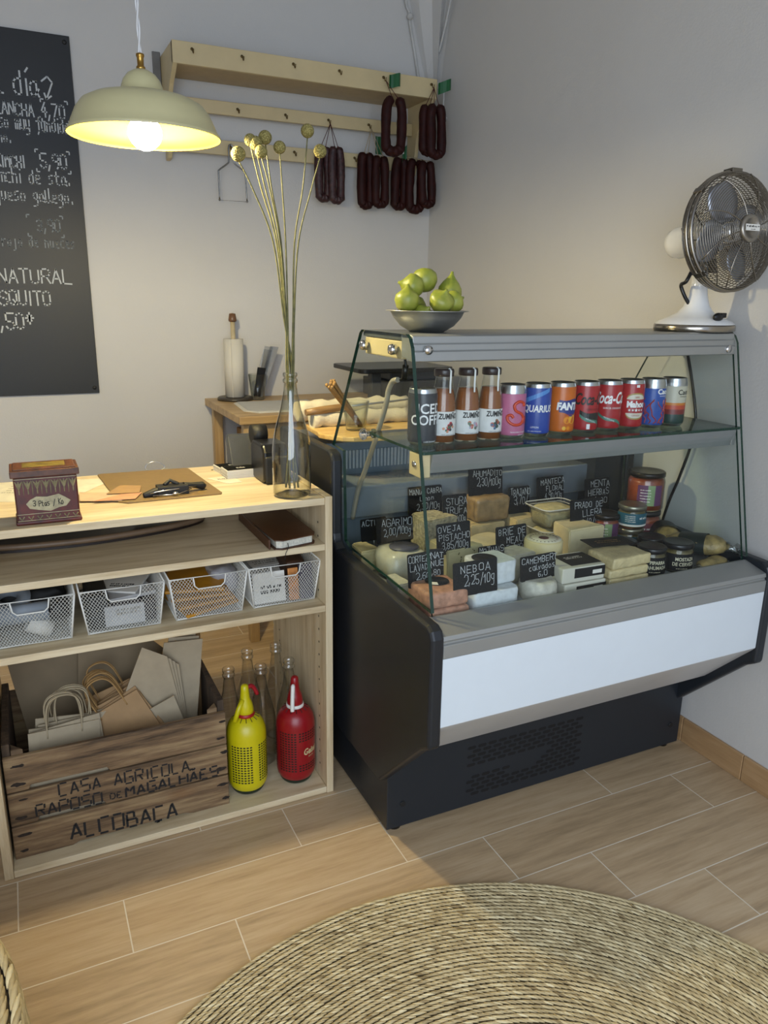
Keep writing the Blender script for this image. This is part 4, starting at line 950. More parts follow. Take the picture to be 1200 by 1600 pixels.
for k in range(7):
    u = x0+.012+k*.0167; z = UT+.078
    for q in (-1, 0, 1): mb.tube([F(u, z-.006), F(u+q*.003, z+.006), F(u+q*.007, z+.013)], [.0006, .0022, .0004], 4)
    mb.tube([F(u, z-.006), F(u, z-.014)], .0012, 4)
    if k < 6: mb.tube([F(u+.008, z+.012), F(u+.0083, z-.002), F(u+.008, z-.016)], [.0004, .0012, .0004], 4)
    mb.tube([F(u-.005, UT+.018), F(u, UT+.008+.003), F(u+.005, UT+.018)], .0014, 4)
for z in (UT+.022, UT+.0085, UT+.094): mb.box(x0+.004, x1-.004, y0+.0018, y0+.0028, z, z+.0012)
pl = [(-.040, .044), (-.032, .052), (-.02, .058), (.0, .056), (.022, .060), (.034, .052), (.043, .045), (.034, .034), (.02, .032), (.004, .026), (-.018, .030), (-.034, .034)]
mb.prism([(cx+a, UT+b) for a, b in pl], 'Y', y0+.0012, y0+.0030)
mb.build('pressed_ornament', TINY, t)
mb = MB(); G = Fy(y0+.0008); write(mb, '3 Ptas ½ Ko'.replace('½', '/'), cx-.027, UT+.038, .011, .0013, G, 0, 5.2, .55, .2); mb.build('lettering', BLACKM, t)
# clipboard
t = thing('clipboard', 'brown hardboard clipboard lying on the top board', 'clipboard', (.29, 1.88, UT))
HB = M('hardboard', '7A6440', .55, 0, .06, 60)
mb = MB(); mb.prism([(.178, 1.745), (.197, 1.728), (.408, 1.732), (.412, 1.742), (.392, 2.032), (.386, 2.038), (.17, 2.046), (.163, 2.04)], 'Z', UT, UT+.0035); mb.build('board', HB, t, bevel=.001)
mb = MB(); mb.tube([(.235, 1.757, UT+.008), (.26, 1.762, UT+.012), (.275, 1.765, UT+.016)], [.006, .010, .008], 10); mb.box(.268, .338, 1.755, 1.792, UT+.0035, UT+.024)
mb.tube([(.33, 1.775, UT+.018), (.35, 1.78, UT+.018), (.375, 1.782, UT+.014), (.382, 1.782, UT+.010)], [.010, .006, .010, .006], 10); mb.tube([(.285, 1.775, UT+.024), (.30, 1.782, UT+.033), (.318, 1.775, UT+.024)], .005, 8); mb.build('bulldog_clip', BLACKM, t, bevel=.003)
mb = MB(); mb.tube([(.245, 1.755, UT+.010), (.262, 1.75, UT+.016), (.3, 1.752, UT+.018), (.36, 1.768, UT+.018)], .0014, 6); mb.tube([(.26, 1.77, UT+.012), (.255, 1.748, UT+.008), (.31, 1.744, UT+.008), (.345, 1.76, UT+.014)], .0012, 6); mb.ball((.305, 1.745, UT+.010), .007, 8, 0, (1.2, .6, .6)); mb.build('clip_wire', CHROME, t)
# papers under / beside it
def sheet(name, pts, z, mat, label, cat='paper', group=None, th=.0006, deco=None):
    mb = MB(); mb.prism(pts, 'Z', z, z+th); mats = [mat]
    if deco: mats += deco(mb)
    cx = sum(p[0] for p in pts)/len(pts); cy = sum(p[1] for p in pts)/len(pts)
    return solo(name, mb, mats, label, cat, group, origin=(cx, cy, z))
sheet('paper_sheet', [(-.11, 1.87), (.07, 1.80), (.20, 1.99), (.02, 2.045), (-.11, 2.04)], UT+.0001, M('paper_cream', 'D3CDB8', .7), 'white printed sheet lying behind the tin', deco=lambda mb: (bars(mb, Fz(UT+.0009, 0, 0, -.35), -.72, -.60, [1.80, 1.82, 1.84, 1.86, 1.88], .006, 1), [M('grey_ink', '8E8A80', .7)])[1])
sheet('paper_strip', [(.10, 1.775), (.185, 1.745), (.232, 1.80), (.105, 1.86)], UT+.0042, M('paper_buff', 'C4AA8C', .7), 'pale buff paper strip between the tin and the clipboard')
sheet('paper_tag', [(.125, 1.758), (.215, 1.745), (.238, 1.80), (.19, 1.80)], UT+.0055, M('paper_salmon', 'C68E6C', .7), 'salmon-coloured paper tag lying over the clipboard corner')
sheet('paper_tag', [(.16, 1.81), (.232, 1.795), (.245, 1.86), (.20, 1.885)], UT+.0068, KRAFT, 'brown kraft paper tag curling beside the clipboard clip')
# card stacks and single card
def stack(x, y, rz, n, label, z=UT, white=False):
    t = thing('card_stack', label, 'stack of cards', (x, y, z), rz=rz, group='business card stacks'); h = n*.0011; rnd = random.Random(n)
    mb = MB()
    for i in range(n): d = rnd.uniform(-.0012, .0012); mb.box(-.0425+d, .0425+d, -.0275+d*.7, .0275+d*.7, i*.0011, i*.0011+.00095)
    mb.build('cards', PAPER, t, local=True)
    mb = MB(); mb.box(-.0395, .0395, -.0245, .0245, h, h+.0004); bars(mb, lambda u, v: Vector((u, v, h+.0006)), -.010, .012, [.003, -.004], .0045, 1); mb.build('top_print', [M('stack_black', '0C0D10', .8, Specular_IOR_Level=.1), PAPER], t, local=True)
stack(.497, 1.975, .1, 14, 'stack of black printed cards farther back, left of the two on the top board')
stack(.500, 1.905, .05, 20, 'taller stack of black printed cards nearer the front, beside the tape dispenser')
sheet('business_card', [(.432, 1.865), (.445, 1.835), (.452, 1.83), (.487, 1.836), (.475, 1.915), (.412, 1.905)], UT+.0003, M('paper_cream', 'D3CDB8', .7), 'single cream card lying in front of the card stacks', 'card', deco=lambda mb: (bars(mb, Fz(UT+.0012, .45, 1.88, 0), -.015, .016, [.008, .0], .006, 1), [M('grey_ink', '8E8A80', .7)])[1])
mb = MB(); mb.tube(spline([(.285, 2.06, .80), (.29, 2.062, .812), (.31, 2.064, .818), (.33, 2.062, .81), (.335, 2.06, .80), (.31, 2.058, .792), (.285, 2.06, .80)], 5), .0012, 6); solo('wire_ring', mb, STEEL, 'thin wire loop standing behind the top board', 'wire', origin=(.31, 2.06, .80))
mb = MB(); mb.lathe([(.004, 0), (.004, .0005), (0, .0005)], 12, (.45, 2.0, UT)); solo('pen_cap', mb, BLACKM, 'small black dot-like cap behind the clipboard', 'cap', origin=(.45, 2.0, UT))
# tape dispenser / card reader, black
t = thing('tape_dispenser', 'glossy black desk tape dispenser behind the glass bottle', 'tape dispenser', (.555, 1.85, UT))
mb = MB(); mb.prism([(1.80, UT), (1.90, UT), (1.90, UT+.085), (1.885, UT+.098), (1.80, UT+.098), (1.785, UT+.08), (1.785, UT+.01)], 'X', .528, .595); mb.build('body', BLACK, t, bevel=.007, seg=3)
mb = MB(); mb.prism([(1.778, UT+.004), (1.786, UT), (1.786, UT+.072), (1.778, UT+.068)], 'X', .531, .592); mb.build('front_plate', BLACKM, t, bevel=.004)
mb = MB(); mb.cyl((.537, 1.92, UT+.105), (.575, 1.92, UT+.105), .024, n=28); mb.build('tape_roll', BLACKM, t)
t = thing('card_reader', 'grey and black card payment terminal standing behind the tape dispenser', 'card reader', (.53, 1.99, UT))
mb = MB(); mb.prism([(-.03, 0), (.03, 0), (.035, .088), (.025, .093), (.015, .088)], 'X', -.036, .036, M=Matrix.Translation((.53, 1.985, UT))); mb.build('housing', M('reader_grey', '3E4044', .35), t, bevel=.004)
mb = MB(); A = Vector((.50, 1.985+.0215, UT+.075)); mb.quad((.498, 1.9795, UT+.045), (.562, 1.9795, UT+.045), (.562, 1.9985, UT+.085), (.498, 1.9985, UT+.085)); mb.build('screen', M('screen_black', '08080A', .1), t)
# glass bottle vase with globe flowers
vc = (.560, 1.665, UT+.0005)
mb = MB()
mb.lathe([(0, .014), (.018, .010), (.036, .0015), (.041, .001), (.0445, .006), (.0450, .012), (.0450, .105), (.0430, .130), (.0350, .165), (.0235, .205), (.0165, .240), (.0142, .262), (.0165, .263), (.0172, .268), (.0165, .271), (.0145, .272), (.0145, .276), (.0165, .277), (.0165, .284), (.0148, .285)], 48, vc, cap=False)
solo('glass_bottle', mb, VASEG, 'clear wide-bodied glass bottle used as a vase on the right end of the top board', 'bottle', origin=vc)
GLOBE = NT('globe_yellow'); co = GLOBE.coord(); vo = GLOBE.n('ShaderNodeTexVoronoi'); vo.inputs['Scale'].default_value = 330; GLOBE.l(co, vo.inputs['Vector'])
GLOBE.set(Base_Color=GLOBE.ramp(vo.outputs['Distance'], [(.15, 'A89C60'), (.6, '756B36')]), Roughness=.8); GLOBE.bump(vo.outputs['Distance'], .9, -.002)
STEMM = M('dry_stem', '66633A', .6, 0, .35, 60)
heads = [(.456, 1.526, .0150, 'leftmost globe flower, nearest to the lamp'), (.489, 1.559, .0125, 'globe flower peeking out behind the tight upper cluster'), (.499, 1.553, .0140, 'globe flower at the left of the tight upper cluster'), (.520, 1.566, .0140, 'globe flower topping the tight upper cluster'), (.505, 1.535, .0130, 'lowest globe flower of the tight upper cluster'), (.546, 1.547, .0130, 'globe flower standing alone just right of the cluster'), (.602, 1.581, .0140, 'highest globe flower on a tall straight stem'), (.635, 1.547, .0140, 'rightmost globe flower')]
rnd = random.Random(11)
for i, (hx, hz, r, lb) in enumerate(heads):
    hy = 1.66+rnd.uniform(-.02, .02)+(.02 if i in (1, 3) else 0); a = i*.8
    nx, ny = .5600+.007*cos(a), 1.665+.007*sin(a); k = (hz-1.06)/.5
    t = thing('globe_flower', 'dried '+lb, 'flower', (nx, ny, UT+.02), group='dried globe flowers in the glass bottle')
    mid = .5585+(hx-.56)*.10+(.0 if hx < .58 else .006)
    P_ = spline([(.56-.015*cos(a), 1.665-.018*sin(a), UT+.02), (nx, ny, 1.06), (mid, 1.665+(hy-1.665)*.15, 1.20), (.56+(hx-.56)*.32, 1.665+(hy-1.665)*.4, 1.36), (.56+(hx-.56)*.72, hy, 1.47 if hz > 1.53 else 1.46), (hx, hy, hz-r*.8)], 6)
    mb = MB(); mb.tube(P_, [.0024-.0011*j/(len(P_)-1) for j in range(len(P_))], 7); mb.build('stem', STEMM, t)
    mb = MB(); mb.ball((hx, hy, hz), r, 20); mb.build('flower_head', GLOBE.m, t)
# second shelf: brown tray with postcard, notebook
LEA = M('dark_leather', '241710', .45, 0, .15, 20); LEAB = M('brown_leather', '4E2D17', .42, 0, .12, 14, .3)
t = thing('oval_tray', 'long dark brown oval tray with a thin raised rim on the upper shelf', 'tray', (.1, 1.9, .684))
ov = [(-.112, 1.835), (-.02, 1.818), (.10, 1.812), (.22, 1.828), (.32, 1.855), (.385, 1.89), (.405, 1.93), (.385, 1.965), (.30, 1.99), (.1, 2.005), (-.112, 2.0)]
ovs = [tuple(p)[:2] for p in spline([(x, y, 0) for x, y in ov], 5)]
mb = MB(); mb.prism(ovs, 'Z', .6842, .690); mb.build('tray_bottom', LEA, t)
mb = MB(); mb.tube([(x, y, .698) for x, y in ovs], .0075, 8); mb.build('rim', M('tray_rim', '76604A', .5, 0, .15), t)
sheet('postcard', [(.215, 1.872), (.345, 1.885), (.365, 1.93), (.235, 1.945)], .7035, M('postcard_green', '7C8C80', .6, 0, .5, 35), 'greenish picture card lying on the end of the oval tray', 'postcard')
t = thing('notebook', 'brown leather traveller notebook on the right end of the upper shelf', 'notebook', (.555, 1.74, .684), rz=0)
out = [(.497, 1.612), (.515, 1.603), (.598, 1.622), (.606, 1.64), (.606, 1.875), (.50, 1.893), (.487, 1.885)]
mb = MB(); mb.prism([(.502, 1.615), (.514, 1.609), (.594, 1.627), (.600, 1.64), (.600, 1.868), (.497, 1.885), (.494, 1.88)], 'Z', .6875, .705); mb.build('pages', M('notebook_pages', 'C9C6B8', .7, 0, .2, 200), t, bevel=.001)
mb = MB(); mb.prism(out, 'Z', .6843, .6870); mb.prism(out, 'Z', .7055, .7085); mb.prism([(1.62, .6845), (1.62, .708), (1.885, .708), (1.885, .6845)], 'X', .486, .4905); mb.build('leather_cover', LEAB, t, bevel=.0015)
mb = MB(); mb.tube([(.527, 1.606, .700), (.5275, 1.602, .69), (.52, 1.600, .678), (.517, 1.6, .66)], .0009, 5); mb.build('elastic_cord', BLACKM, t)

# ---------------------------------------------------------------- white mesh baskets
WIRE = M('white_wire', 'DDDCD4', .4, 0, .03)
def clip_lines(w, h, s, cut=None, tw=0):
    """diagonal lattice over w x h, as segments; cut=(u0,u1,v0) notch open at the top"""
    segs = []
    n = int((w+h)/s)+2
    for sg in (1, -1):
        for i in range(-n, n):
            # line: v = sg*1.25*(u - i*s)
            k = 1.25*sg; pts = []
            u = 0.0; N = 60
            prev = None
            for j in range(N+1):
                u = w*j/N; v = k*(u-i*s*1.0)+(0 if sg > 0 else h*.0)
                ok = 0 <= v <= h and not (cut and cut[0] < u < cut[1] and v > cut[2])
                if ok and prev is None: prev = (u, v)
                if (not ok or j == N) and prev is not None:
                    q = last if not ok else (u, v)
                    if abs(q[0]-prev[0]) > 1e-6: segs.append((prev, q))
                    prev = None
                last = (u, v)
    return segs
def make_basket(w, label):
    t = thing('mesh_basket', label, 'basket', (0, 0, 0), group='white mesh baskets on the lower shelf'); h, d, tp = .103, .30, .013
    # local: front face at y=0, x from 0..w at top
    def Ff(u, v): f = 1-v/h; uu = tp*f+u*(w-2*tp*f)/w; return Vector((uu, .010*f, v))
    def Fb(u, v): f = 1-v/h; uu = tp*f+u*(w-2*tp*f)/w; return Vector((uu, d-.010*f, v))
    def Fl(u, v): f = 1-v/h; return Vector((tp*f, .01*f+u*(d-.02*f)/d, v))
    def Fr(u, v): f = 1-v/h; return Vector((w-tp*f, .01*f+u*(d-.02*f)/d, v))
    def Fbt(u, v): return Vector((tp+u*(w-2*tp)/w, .01+v*(d-.02)/d, .001))
    c0, c1, cv = w*.30, w*.72, h-.030
    mb = MB()
    for F, ww, hh, cut in ((Ff, w, h, (c0, c1, cv)), (Fb, w, h, None), (Fl, d, h, None), (Fr, d, h, None), (Fbt, w, d, None)):
        for a, b in clip_lines(ww, hh, .0076, cut): mb.tube([F(*a), F(*b)], .00062, 3, cap=False)
    mb.build('wire_mesh', WIRE, t, local=True)
    mb = MB(); r = .0022
    mb.tube([(0, 0, h), (w, 0, h), (w, d, h), (0, d, h)], r, 6, closed=True)
    mb.tube([(tp, .01, .002), (w-tp, .01, .002), (w-tp, d-.01, .002), (tp, d-.01, .002)], r, 6, closed=True)
    for x, x2 in ((0, tp), (w, w-tp)):
        for y, y2 in ((0, .01), (d, d-.01)): mb.tube([(x, y, h), (x2, y2, .002)], r, 6)
    mb.tube([Ff(c0, h), Ff(c0+.002, cv+.008), Ff(c0+.010, cv), Ff(c1-.010, cv), Ff(c1-.002, cv+.008), Ff(c1, h)], .0018, 6)
    mb.build('rim_wire', WIRE, t, local=True)
    return t
bk = make_basket(.178, 'white mesh basket holding a grey roll and a white cup, leftmost on the shelf'); bx = [-.114, .073, .262, .444]
bk.location = (bx[0], 1.648, .5285)
bks = [bk]
for x, lb in zip(bx[1:], ('white mesh basket with spiral notebooks, second from the left', 'white mesh basket holding yellow envelopes', 'white mesh basket with printed cards, next to the right side panel')):
    bks.append(copy_tree(bk, (x, 1.648, .5285), lb))
BZ0 = .5305
def flat(name, label, cat, c, L, Wd, th, rot, mat, group=None, deco=None, bevel=.0005):
    t = MB(); t.box(-L/2, L/2, -Wd/2, Wd/2, 0, th); mats = [mat]
    if deco: mats += deco(t, th)
    R = Matrix.Translation(c) @ Matrix.Rotation(rot[2], 4, 'Z') @ Matrix.Rotation(rot[1], 4, 'Y') @ Matrix.Rotation(rot[0], 4, 'X')
    t.b.transform(R); return solo(name, t, mats, label, cat, group, origin=c, bevel=bevel)
# basket one
mb = MB(); mb.cyl((-.088, 1.685, .590), (.012, 1.680, .592), .021, n=24); mb.cyl((.012, 1.680, .592), (.052, 1.680, .592), .0205, n=24, mi=1); solo('label_roll', mb, [M('grey_roll', '8C949C', .5), BLACKM], 'grey and black roll lying behind the handle hole of the leftmost basket', 'roll', origin=(-.02, 1.68, .57))
mb = MB(); mb.lathe([(0, 0), (.018, 0), (.023, .05), (.0215, .05), (.017, .003), (0, .003)], 24, (0, 0, 0), M=Matrix.Translation((.012, 1.685, .545)) @ Matrix.Rotation(-1.0, 4, 'Y')); solo('paper_cup', mb, PAPER, 'small white cup lying in the front of the leftmost basket', 'cup', origin=(.02, 1.685, .545))
solo('black_pouch', blob(-.095, .05, 1.76, 1.92, .533, .612, .02, 31, .008), BLACKM, 'crumpled black pouch at the back of the leftmost basket', 'pouch', origin=(-.02, 1.84, .533))
mb = MB(); mb.lathe([(.020, 0), (.045, 0), (.045, .02), (.020, .02), (.020, 0)], 28, (0, 0, 0), cap=False, M=Matrix.Translation((-.065, 1.73, .602)) @ Matrix.Rotation(.4, 4, 'X')); solo('tape_roll', mb, M('tape_grey', '7A8086', .4), 'roll of grey tape tilted on top in the leftmost basket', 'tape', origin=(-.065, 1.73, .602))
# basket two
solo('dark_box', blob(.092, .135, 1.67, 1.86, .533, .610, .006, 33, .001), BLACKM, 'black box at the left side of the notebook basket', 'box', origin=(.11, 1.76, .533))
flat('spiral_notebook', 'white notebook lying aslant on top in the second basket', 'notebook', (.185, 1.78, .604), .10, .15, .006, (.12, 0, -.5), PAPER, deco=lambda m, th: (bars(m, lambda u, v: Vector((u, v, th+.0003)), -.02, .03, [-.04, -.05], .006, 1), [m.tube([(-.045+i*.006, .077+.002*(i % 2), th+.001) for i in range(16)], .0016, 5, 1) and BLACKM])[1])
flat('spiral_notebook', 'grey-white notebook lying under the slanted one in the second basket', 'notebook', (.17, 1.76, .592), .11, .15, .008, (.05, 0, .2), M('grey_white_card', 'B5B5B5', .6))
flat('carton_sheet', 'white card with grey print standing behind the handle hole of the second basket', 'card', (.165, 1.668, .560), .085, .045, .002, (1.45, 0, 0), M('grey_white_card', 'B5B5B5', .6), deco=lambda m, th: (bars(m, lambda u, v: Vector((u, v, th+.0003)), -.02, .035, [.012, .004], .006, 1), [M('grey_ink', '8E8A80', .7)])[1])
mb = MB(); mb.box(.095, .235, 1.675, 1.92, .532, .585); solo('storage_pouch', mb, M('dark_plum', '2A2126', .7), 'dark folded cloth filling the lower half of the second basket', 'cloth', origin=(.165, 1.8, .532), bevel=.01)
# basket three: envelopes
ENV = M('amber_envelope', 'B07A18', .5, 0, .12, 30, .4)
for k in range(4):
    flat('padded_envelope', 'amber padded envelope in the third basket from the left', 'envelope', (.338+.002*k, 1.765, .545+.017*k), .135, .20, .008, (.10, .02*k-.06, .25-.16*k), ENV, 'amber envelopes in the third basket', bevel=.003)
solo('plastic_bag', blob(.372, .432, 1.70, 1.90, .537, .622, .02, 35, .012), M('hazy_plastic', 'A9A8AC', .25, 0, .2, 25), 'crumpled hazy plastic bag at the right of the amber envelopes', 'plastic bag', origin=(.40, 1.8, .537))
# basket four
flat('greeting_card', 'white card with dark lettering standing at the front of the rightmost basket', 'card', (.498, 1.668, .535), .080, .075, .002, (1.42, 0, 0), PAPER, deco=lambda m, th: (bars(m, lambda u, v: Vector((u, v+.036, th+.0003)), -.022, .026, [-.034, -.046], .008, 1), [BLACKM])[1])
bpy.data.objects['greeting_card'].location.z += .038
flat('snack_packet', 'orange and white packet in the middle of the rightmost basket', 'packet', (.560, 1.672, .572), .026, .08, .006, (1.42, 0, 0), M('packet_orange', 'B9783A', .4, 0, .4, 60), bevel=.002)
flat('dark_booklet', 'dark booklet standing right of the orange packet in the rightmost basket', 'booklet', (.592, 1.675, .575), .034, .085, .010, (1.40, 0, 0), M('booklet_dark', '3A3240', .4, 0, .4, 60), bevel=.001)
for k in range(5):
    flat('paper_card', 'printed white card in the fanned pile of the rightmost basket', 'card', (.515+.002*k, 1.80+.012*k, .555+.011*k), .10, .15, .003, (.16, .02*k-.03, .12*k-.3), PAPER, 'fanned white cards in the rightmost basket', deco=lambda m, th: (bars(m, lambda u, v: Vector((u, v, th+.0003)), -.04, .04, [-.06, -.05], .006, 1), [M('grey_ink', '8E8A80', .7)])[1])
solo('brown_pouch', blob(.56, .612, 1.72, 1.88, .540, .612, .012, 37, .006), M('pouch_brown', '4A3020', .5, 0, .3), 'brown and black pouch at the back right of the rightmost basket', 'pouch', origin=(.59, 1.8, .54))

# ---------------------------------------------------------------- wooden crate with paper bags
CB = .018
CR = thing('wooden_crate', 'weathered wooden crate with stencilled black lettering on its front', 'crate', (.13, 1.81, CB))
cx0, cx1, cy0, cy1 = -.113, .374, 1.648, 1.975
def plank(z0, z1, notch):
    ps = [(cx0, z0), (cx1, z0), (cx1, z1), (cx0, z1)]
    if notch == 'top':    # slit along the top edge
        ps = [(cx0, z0), (cx1, z0), (cx1, z1), (cx1-.05, z1), (cx1-.06, z1-.006), (cx0+.07, z1-.006), (cx0+.06, z1), (cx0, z1)]
    if notch == 'bottom': ps = [(cx0, z0), (cx0+.12, z0), (cx0+.135, z0+.006), (cx1-.11, z0+.006), (cx1-.09, z0), (cx1, z0), (cx1, z1), (cx0, z1)]
    mb = MB(); mb.prism(ps, 'Y', cy0, cy0+.011); return mb
for z0, z1, nt in ((CB, CB+.083, 'bottom'), (CB+.087, CB+.168, None), (CB+.172, CB+.258, None)):
    mb = plank(z0, z1, nt)
    if nt is None:
        mb = MB(); a, b = (cx0+.055, cx0+.20) if z0 < .15 else (cx0+.045, cx0+.215)
        mb.prism([(cx0, z0), (a, z0), (a+.004, z0+.010), (b-.006, z0+.010), (b, z0), (cx1, z0), (cx1, z1), (cx0, z1)], 'Y', cy0, cy0+.011)
    mb.build('front_plank', CRATEW, CR, bevel=.002)
for z0, z1 in ((CB, CB+.083), (CB+.087, CB+.168), (CB+.172, CB+.258)):
    mb = MB(); mb.box(cx0, cx1, cy1-.011, cy1, z0, z1); mb.build('back_plank', CRATEW, CR, bevel=.002)
for x in (cx0, cx1-.016):
    mb = MB(); mb.box(x, x+.016, cy0+.012, cy1-.012, CB, CB+.285); mb.build('end_panel', CRATED, CR, bevel=.002)
for x in (cx0+.017, cx1-.042):
    mb = MB(); mb.prism([(x, cy0+.012), (x+.025, cy0+.012), (x+.025 if x > .1 else x, cy0+.04), (x, cy0+.04)] if x < .1 else [(x, cy0+.012), (x+.025, cy0+.012), (x+.025, cy0+.04)], 'Z', CB+.01, CB+.268); mb.build('corner_post', CRATEW, CR, bevel=.002)
mb = MB(); mb.box(cx0+.016, cx1-.016, cy0+.012, cy1-.012, CB, CB+.01); mb.build('floor_board', CRATED, CR)
mb = MB(); rnd = random.Random(4)
for x in (cx0, cx1):
    for z in (CB+.02, CB+.06, CB+.105, CB+.15, CB+.19, CB+.235):
        s = 1 if x < 0 else -1; xx = x+s*.012+rnd.uniform(0, .012); n = 14; L = rnd.uniform(.018, .036); hh = rnd.uniform(.006, .011)
        mb.face(mb.vs([(xx+L*.5*cos(2*pi*i/n)*rnd.uniform(.7, 1.1)+s*L*.3, cy0-.0004, z+hh*.5*sin(2*pi*i/n)*rnd.uniform(.6, 1.2)) for i in range(n)]))
mb.build('nail_stain', M('nail_rust_black', '2A211A', .9, 0, .4, 150), CR)
F = Fy(cy0-.0006); K = dict(jit=.06, stencil=True)
sl = -.055
mb = MB(); write(mb, 'CASA AGRICOLA', -.009, .154, .031, .0040, F, 0, 5.5, .83, slope=sl, **K); mb.build('stencil_lettering', M('stencil_black', '1C1A1A', .8, 0, .3, 200), CR)
mb = MB(); write(mb, 'RAPOSO', -.06, .117, .029, .0042, F, 0, 5.3, .94, slope=sl, **K); mb.build('stencil_lettering', M('stencil_black', '1C1A1A', .8, 0, .3, 200), CR)
mb = MB(); write(mb, 'DE', .097, .114, .015, .0030, F, 0, 5.5, 1.1, slope=sl, **K); mb.build('stencil_lettering', M('stencil_black', '1C1A1A', .8, 0, .3, 200), CR)
mb = MB(); write(mb, 'MAGALHÃES', .132, .109, .027, .0048, F, 0, 5.4, 1.02, slope=-.01, **K); mb.build('stencil_lettering', M('stencil_black', '1C1A1A', .8, 0, .3, 200), CR)
mb = MB(); write(mb, 'ALCOBAÇA', .005, .034, .040, .0055, F, 0, 5.4, .86, slope=sl, **K); mb.build('stencil_lettering', M('stencil_black', '1C1A1A', .8, 0, .3, 200), CR)


def paper_bag(c, w, h, R, mat, hmat, label, group, handles=True, th=.0035, hh=.065, key=None):
    """folded flat bag standing upright, local x = width, z = height"""
    t = thing('paper_bag', label, 'paper bag', c, group=group); t.rotation_euler = R
    mb = MB(); mb.prism([(-w/2, 0), (w/2, 0), (w/2, h), (-w/2, h)], 'Y', -th/2, th/2); mb.build('bag_body', mat, t, local=True, bevel=.0006)
    if handles:
        for s in (-1, 1):
            mb = MB(); P_ = [(-w*.24, s*th*.6, h-.02), (-w*.24, s*th, h+hh*.5), (-w*.19, s*th, h+hh*.85), (-w*.08, s*th, h+hh), (w*.08, s*th, h+hh), (w*.19, s*th, h+hh*.85), (w*.24, s*th, h+hh*.5), (w*.24, s*th*.6, h-.02)]
            mb.tube(spline(P_, 4), .0016, 6); mb.build('handle', hmat, t, local=True)
    return t
HR = M('twisted_paper_handle', 'A8987A', .8, 0, .1); HR2 = M('twisted_brown_handle', 'A5814F', .8, 0, .1)
g1 = 'small pale bags with twisted handles in the crate'; b0 = None
for k in range(6):
    R = (-.10+.03*k, radians((3, -4, 6, -1, 5, -6)[k]), .12-.04*k); c = (.012+(0, .016, -.006, .03, .012, .035)[k], 1.70+.013*k, .155+(0, .004, -.006, .002, .006, -.004)[k])
    if b0 is None: b0 = paper_bag(c, .155, .135, R, KRAFTP, HR, 'pale kraft bag with rope handles, front one of the left bundle', g1, hh=.075)
    else:
        q = copy_tree(b0, c, 'pale kraft bag with rope handles behind the front one of the left bundle'); q.rotation_euler = R
g2 = 'brown bags with twisted handles in the crate'; b1 = None
for k in range(7):
    R = (-.16+.02*k, radians((-27, -31, -25, -33, -28, -35, -24)[k]), -.1-.03*k); c = (.175+(0, .008, -.002, .014, .004, .016, .0)[k], 1.715+.012*k, .195+(0, .004, .002, .006, .0, .005, .008)[k])
    if b1 is None: b1 = paper_bag(c, .14, .125, R, KRAFT, HR2, 'brown kraft bag with rope handles, front one of the tilted middle bundle', g2, hh=.07)
    else:
        q = copy_tree(b1, c, 'brown kraft bag with rope handles behind the front one of the tilted middle bundle'); q.rotation_euler = R
def flatbag(pts, y, mat, label, group=None, lean=.12, th=.003, name='flat_paper_bag'):
    mb = MB(); mb.prism(pts, 'Y', -th/2, th/2)
    z0 = min(p[1] for p in pts); cx = sum(p[0] for p in pts)/len(pts)
    mb.b.transform(Matrix.Translation((0, y, z0)) @ Matrix.Rotation(-lean, 4, 'X') @ Matrix.Translation((0, 0, -z0)))
    return solo(name, mb, mat, label, 'paper bag', group, origin=(cx, y, z0), bevel=.0006)
flatbag([(-.07, .035), (.10, .035), (.10, .235), (-.07, .235)], 1.668, KRAFTP, 'pale kraft sheet just behind the crate front, seen through its slits', None, .0)
for k in range(6):
    flatbag([(.20+.012*k, .12), (.318+.006*k, .10), (.357-.006*k, .414+.004*k), (.262+.014*k, .420+.006*k)], 1.775+.012*k, KRAFTP, 'flat pale kraft bag, upright in the right-hand bundle of the crate', 'flat pale bags in the right half of the crate', .04)
for k in range(4):
    flatbag([(.19+.004*k, .12), (.31, .12), (.262+.01*k, .40-.012*k), (.205+.01*k, .435-.01*k), (.16+.01*k, .33)], 1.745+.007*k, KRAFTP, 'flat pale kraft bag leaning left in the middle of the crate', 'flat pale bags leaning left in the crate', .02)
flatbag([(.235, .14), (.315, .14), (.268, .305), (.205, .28)], 1.722, KRAFTP, 'flat kraft bag with a triangular fold in front of the right-hand bundle', None, .03)
flatbag([(-.06, .15), (.19, .12), (.25, .37), (.13, .455), (.0, .44), (-.095, .40)], 1.90, KRAFTB, 'large grey-brown kraft bag leaning at the back left of the crate', None, .05)
flatbag([(.05, .18), (.27, .2), (.295, .34), (.20, .44), (.075, .47)], 1.875, KRAFTB, 'large folded kraft bag overlapping the back left one', None, .03)
mb = MB(); mb.tube([(.352, 1.86, .06), (.350, 1.86, .25), (.345, 1.855, .36), (.342, 1.85, .46)], [.010, .014, .018, .022], 14, cap=False); solo('paper_roll', mb, KRAFT, 'loosely rolled brown paper standing at the right end of the crate', 'paper roll', origin=(.35, 1.86, .06), solid=.0012)

